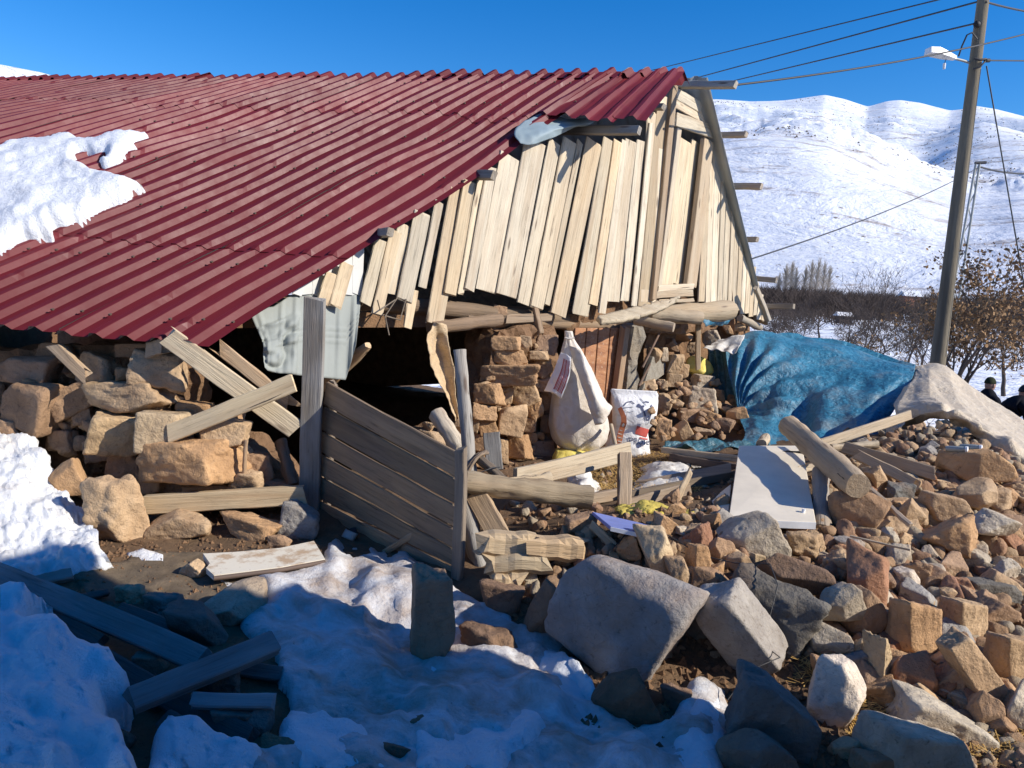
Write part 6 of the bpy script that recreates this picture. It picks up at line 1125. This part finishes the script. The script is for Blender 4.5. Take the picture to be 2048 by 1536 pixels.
# ---------------------------------------------------------------- people at the right edge
def person(loc, yaw, scale, label, joints, bones, cloth, headp, look, cap, capmat, face=True):
    o = thing('person', loc, label, 'person'); Rz = Matrix.Translation(Vector(loc)) @ Matrix.Rotation(yaw, 4, 'Z') @ Matrix.Scale(scale, 4); 
    me = bpy.data.meshes.new('body'); me.from_pydata([j[:3] for j in joints], bones, []); me.materials.append(MT[cloth])
    b = put('body', me, None, o, Rz); md = b.modifiers.new('skin', 'SKIN'); 
    for sv_, j in zip(me.skin_vertices[0].data if me.skin_vertices else [], joints): sv_.radius = (j[3], j[3] if len(j) < 5 else j[4])
    return o, b, Rz
def add_person(loc, yaw, label, bend, capmat, cloth):
    J = [(0, 0, .92, .16, .12), (0, bend*.12, 1.1, .155, .115), (0, bend*.3, 1.3-abs(bend)*.05, .18, .125), (0, bend*.42, 1.46-abs(bend)*.12, .13, .1), (0, bend*.53+.02, 1.63-abs(bend)*.17, .062, .062),
         (.19, bend*.4, 1.42-abs(bend)*.1, .075, .075), (.25, bend*.45+.02, 1.15-abs(bend)*.1, .062, .06), (.2, bend*.5+.2, .98-abs(bend)*.1, .048, .045), (.18, bend*.5+.27, .95-abs(bend)*.1, .04, .03),
         (-.19, bend*.4, 1.42-abs(bend)*.1, .075, .075), (-.25, bend*.45+.02, 1.15-abs(bend)*.1, .062, .06), (-.2, bend*.5+.2, .98-abs(bend)*.1, .048, .045), (-.18, bend*.5+.27, .95-abs(bend)*.1, .04, .03),
         (.1, 0, .85, .105, .105), (.11, .03, .48, .07, .075), (.11, 0, .1, .05, .055), (.11, .14, .04, .045, .04), (-.1, 0, .85, .105, .105), (-.11, .03, .48, .07, .075), (-.11, 0, .1, .05, .055), (-.11, .14, .04, .045, .04)]
    B_ = [(0, 1), (1, 2), (2, 3), (3, 4), (3, 5), (5, 6), (6, 7), (7, 8), (3, 9), (9, 10), (10, 11), (11, 12), (0, 13), (13, 14), (14, 15), (15, 16), (0, 17), (17, 18), (18, 19), (19, 20)]
    o = thing('person', loc, label, 'person'); M = Matrix.Translation(Vector(loc)) @ Matrix.Rotation(yaw, 4, 'Z')
    me = bpy.data.meshes.new('body'); me.from_pydata([j[:3] for j in J], B_, []); me.materials.append(MT[cloth]); b = put('body', me, None, o, M)
    md = b.modifiers.new('skin', 'SKIN'); md.use_smooth_shade = True
    for s_v, j in zip(me.skin_vertices[0].data, J): s_v.radius = (j[3], j[4])
    me.skin_vertices[0].data[0].use_root = True; ss = b.modifiers.new('sub', 'SUBSURF'); ss.levels = 2; ss.render_levels = 2
    hz = np.array([0, bend*.55+.03, 1.66-abs(bend)*.18])
    bm = bmesh.new(); bmesh.ops.create_icosphere(bm, subdivisions=4, radius=1.0); V = np.array([v_.co[:] for v_ in bm.verts]); F = [[q.index for q in g.verts] for g in bm.faces]; bm.free()
    H = V*np.array([.075, .095, .115]); H[:, 0] *= np.where(H[:, 2] < 0, 1-.25*(-H[:, 2]/.115), 1); nz = np.exp(-((V[:, 0])/.16)**2-((V[:, 2]+.05)/.22)**2)*(V[:, 1] > 0); H[:, 1] += nz*.022
    for s in (-1, 1): H[:, 1] -= np.exp(-((V[:, 0]-s*.35)/.16)**2-((V[:, 2]-.12)/.12)**2)*(V[:, 1] > 0)*.012
    H[:, 1] += np.exp(-((V[:, 0])/.25)**2-((V[:, 2]+.48)/.09)**2)*(V[:, 1] > 0)*.006
    hd_ = put('head', mesh('head', H+hz, F), MT['skin'], o, M)
    for s in (-1, 1): put('ear', mesh('ear', V*np.array([.014, .022, .034])+hz+[s*.076, -.008, 0], F), MT['skin'], hd_, M); put('eye', mesh('eye', V*np.array([.013, .008, .009])+hz+[s*.03, .083, .016], F), MT['black'], hd_, M)
    put('mouth', mesh('mouth', V*np.array([.024, .008, .005])+hz+[0, .086, -.058], F), MT['ink_red'], hd_, M)
    cp = V[:, :]*np.array([.081, .1, .112]); cp[:, 2] = np.maximum(cp[:, 2], .0)+.022; cp *= (1+.03*np.sin(np.arctan2(V[:, 1], V[:, 0])*24))[:, None]; put('cap', mesh('cap', cp+hz+[0, -.006, .012], F), MT[capmat], o, M)
    for s, i in ((1, 8), (-1, 12)):
        w0 = np.array(J[i][:3]); v, f = [], []
        pv, pf = tube_mesh([w0, w0+[0, .04, -.01], w0+[0, .08, -.02]], [.03, .04, .036], 8, flat=.5); v += pv; f += pf
        for k in range(5):
            an = (k-1.5)*.018; L = [.06, .075, .08, .072, .055][k]; st = w0+[an*s, .075, -.02] if k < 4 else w0+[-.035*s, .03, -.012]; dd = np.array([an*.4*s, 1, -.5]) if k < 4 else np.array([-.5*s, .8, -.4]); e = st+unit(dd)*L*.55; g = e+unit(dd+[0, -.5, -.9])*L*.5
            b0 = len(v); pv, pf = tube_mesh([st, e, g], [.0095, .009, .007], 6); v += pv; f += [tuple(q+b0 for q in t) for t in pf]
        put('hand', mesh('hand', v, f), MT['skin'], o, M)
    return o
c = P(1974, 764, 13.0); add_person((c[0], c[1]-.0, c[2]-1.70), math.radians(-70), 'person in a dark green knitted cap and dark jacket behind the cream tarp', .1, 'cap_green', 'cloth_black')
c = P(2046, 790, 11.2); add_person((c[0]-.35, c[1], c[2]-1.52), math.radians(-80), 'person in a black jacket and cap stooping at the right edge', .75, 'black', 'cloth_black')
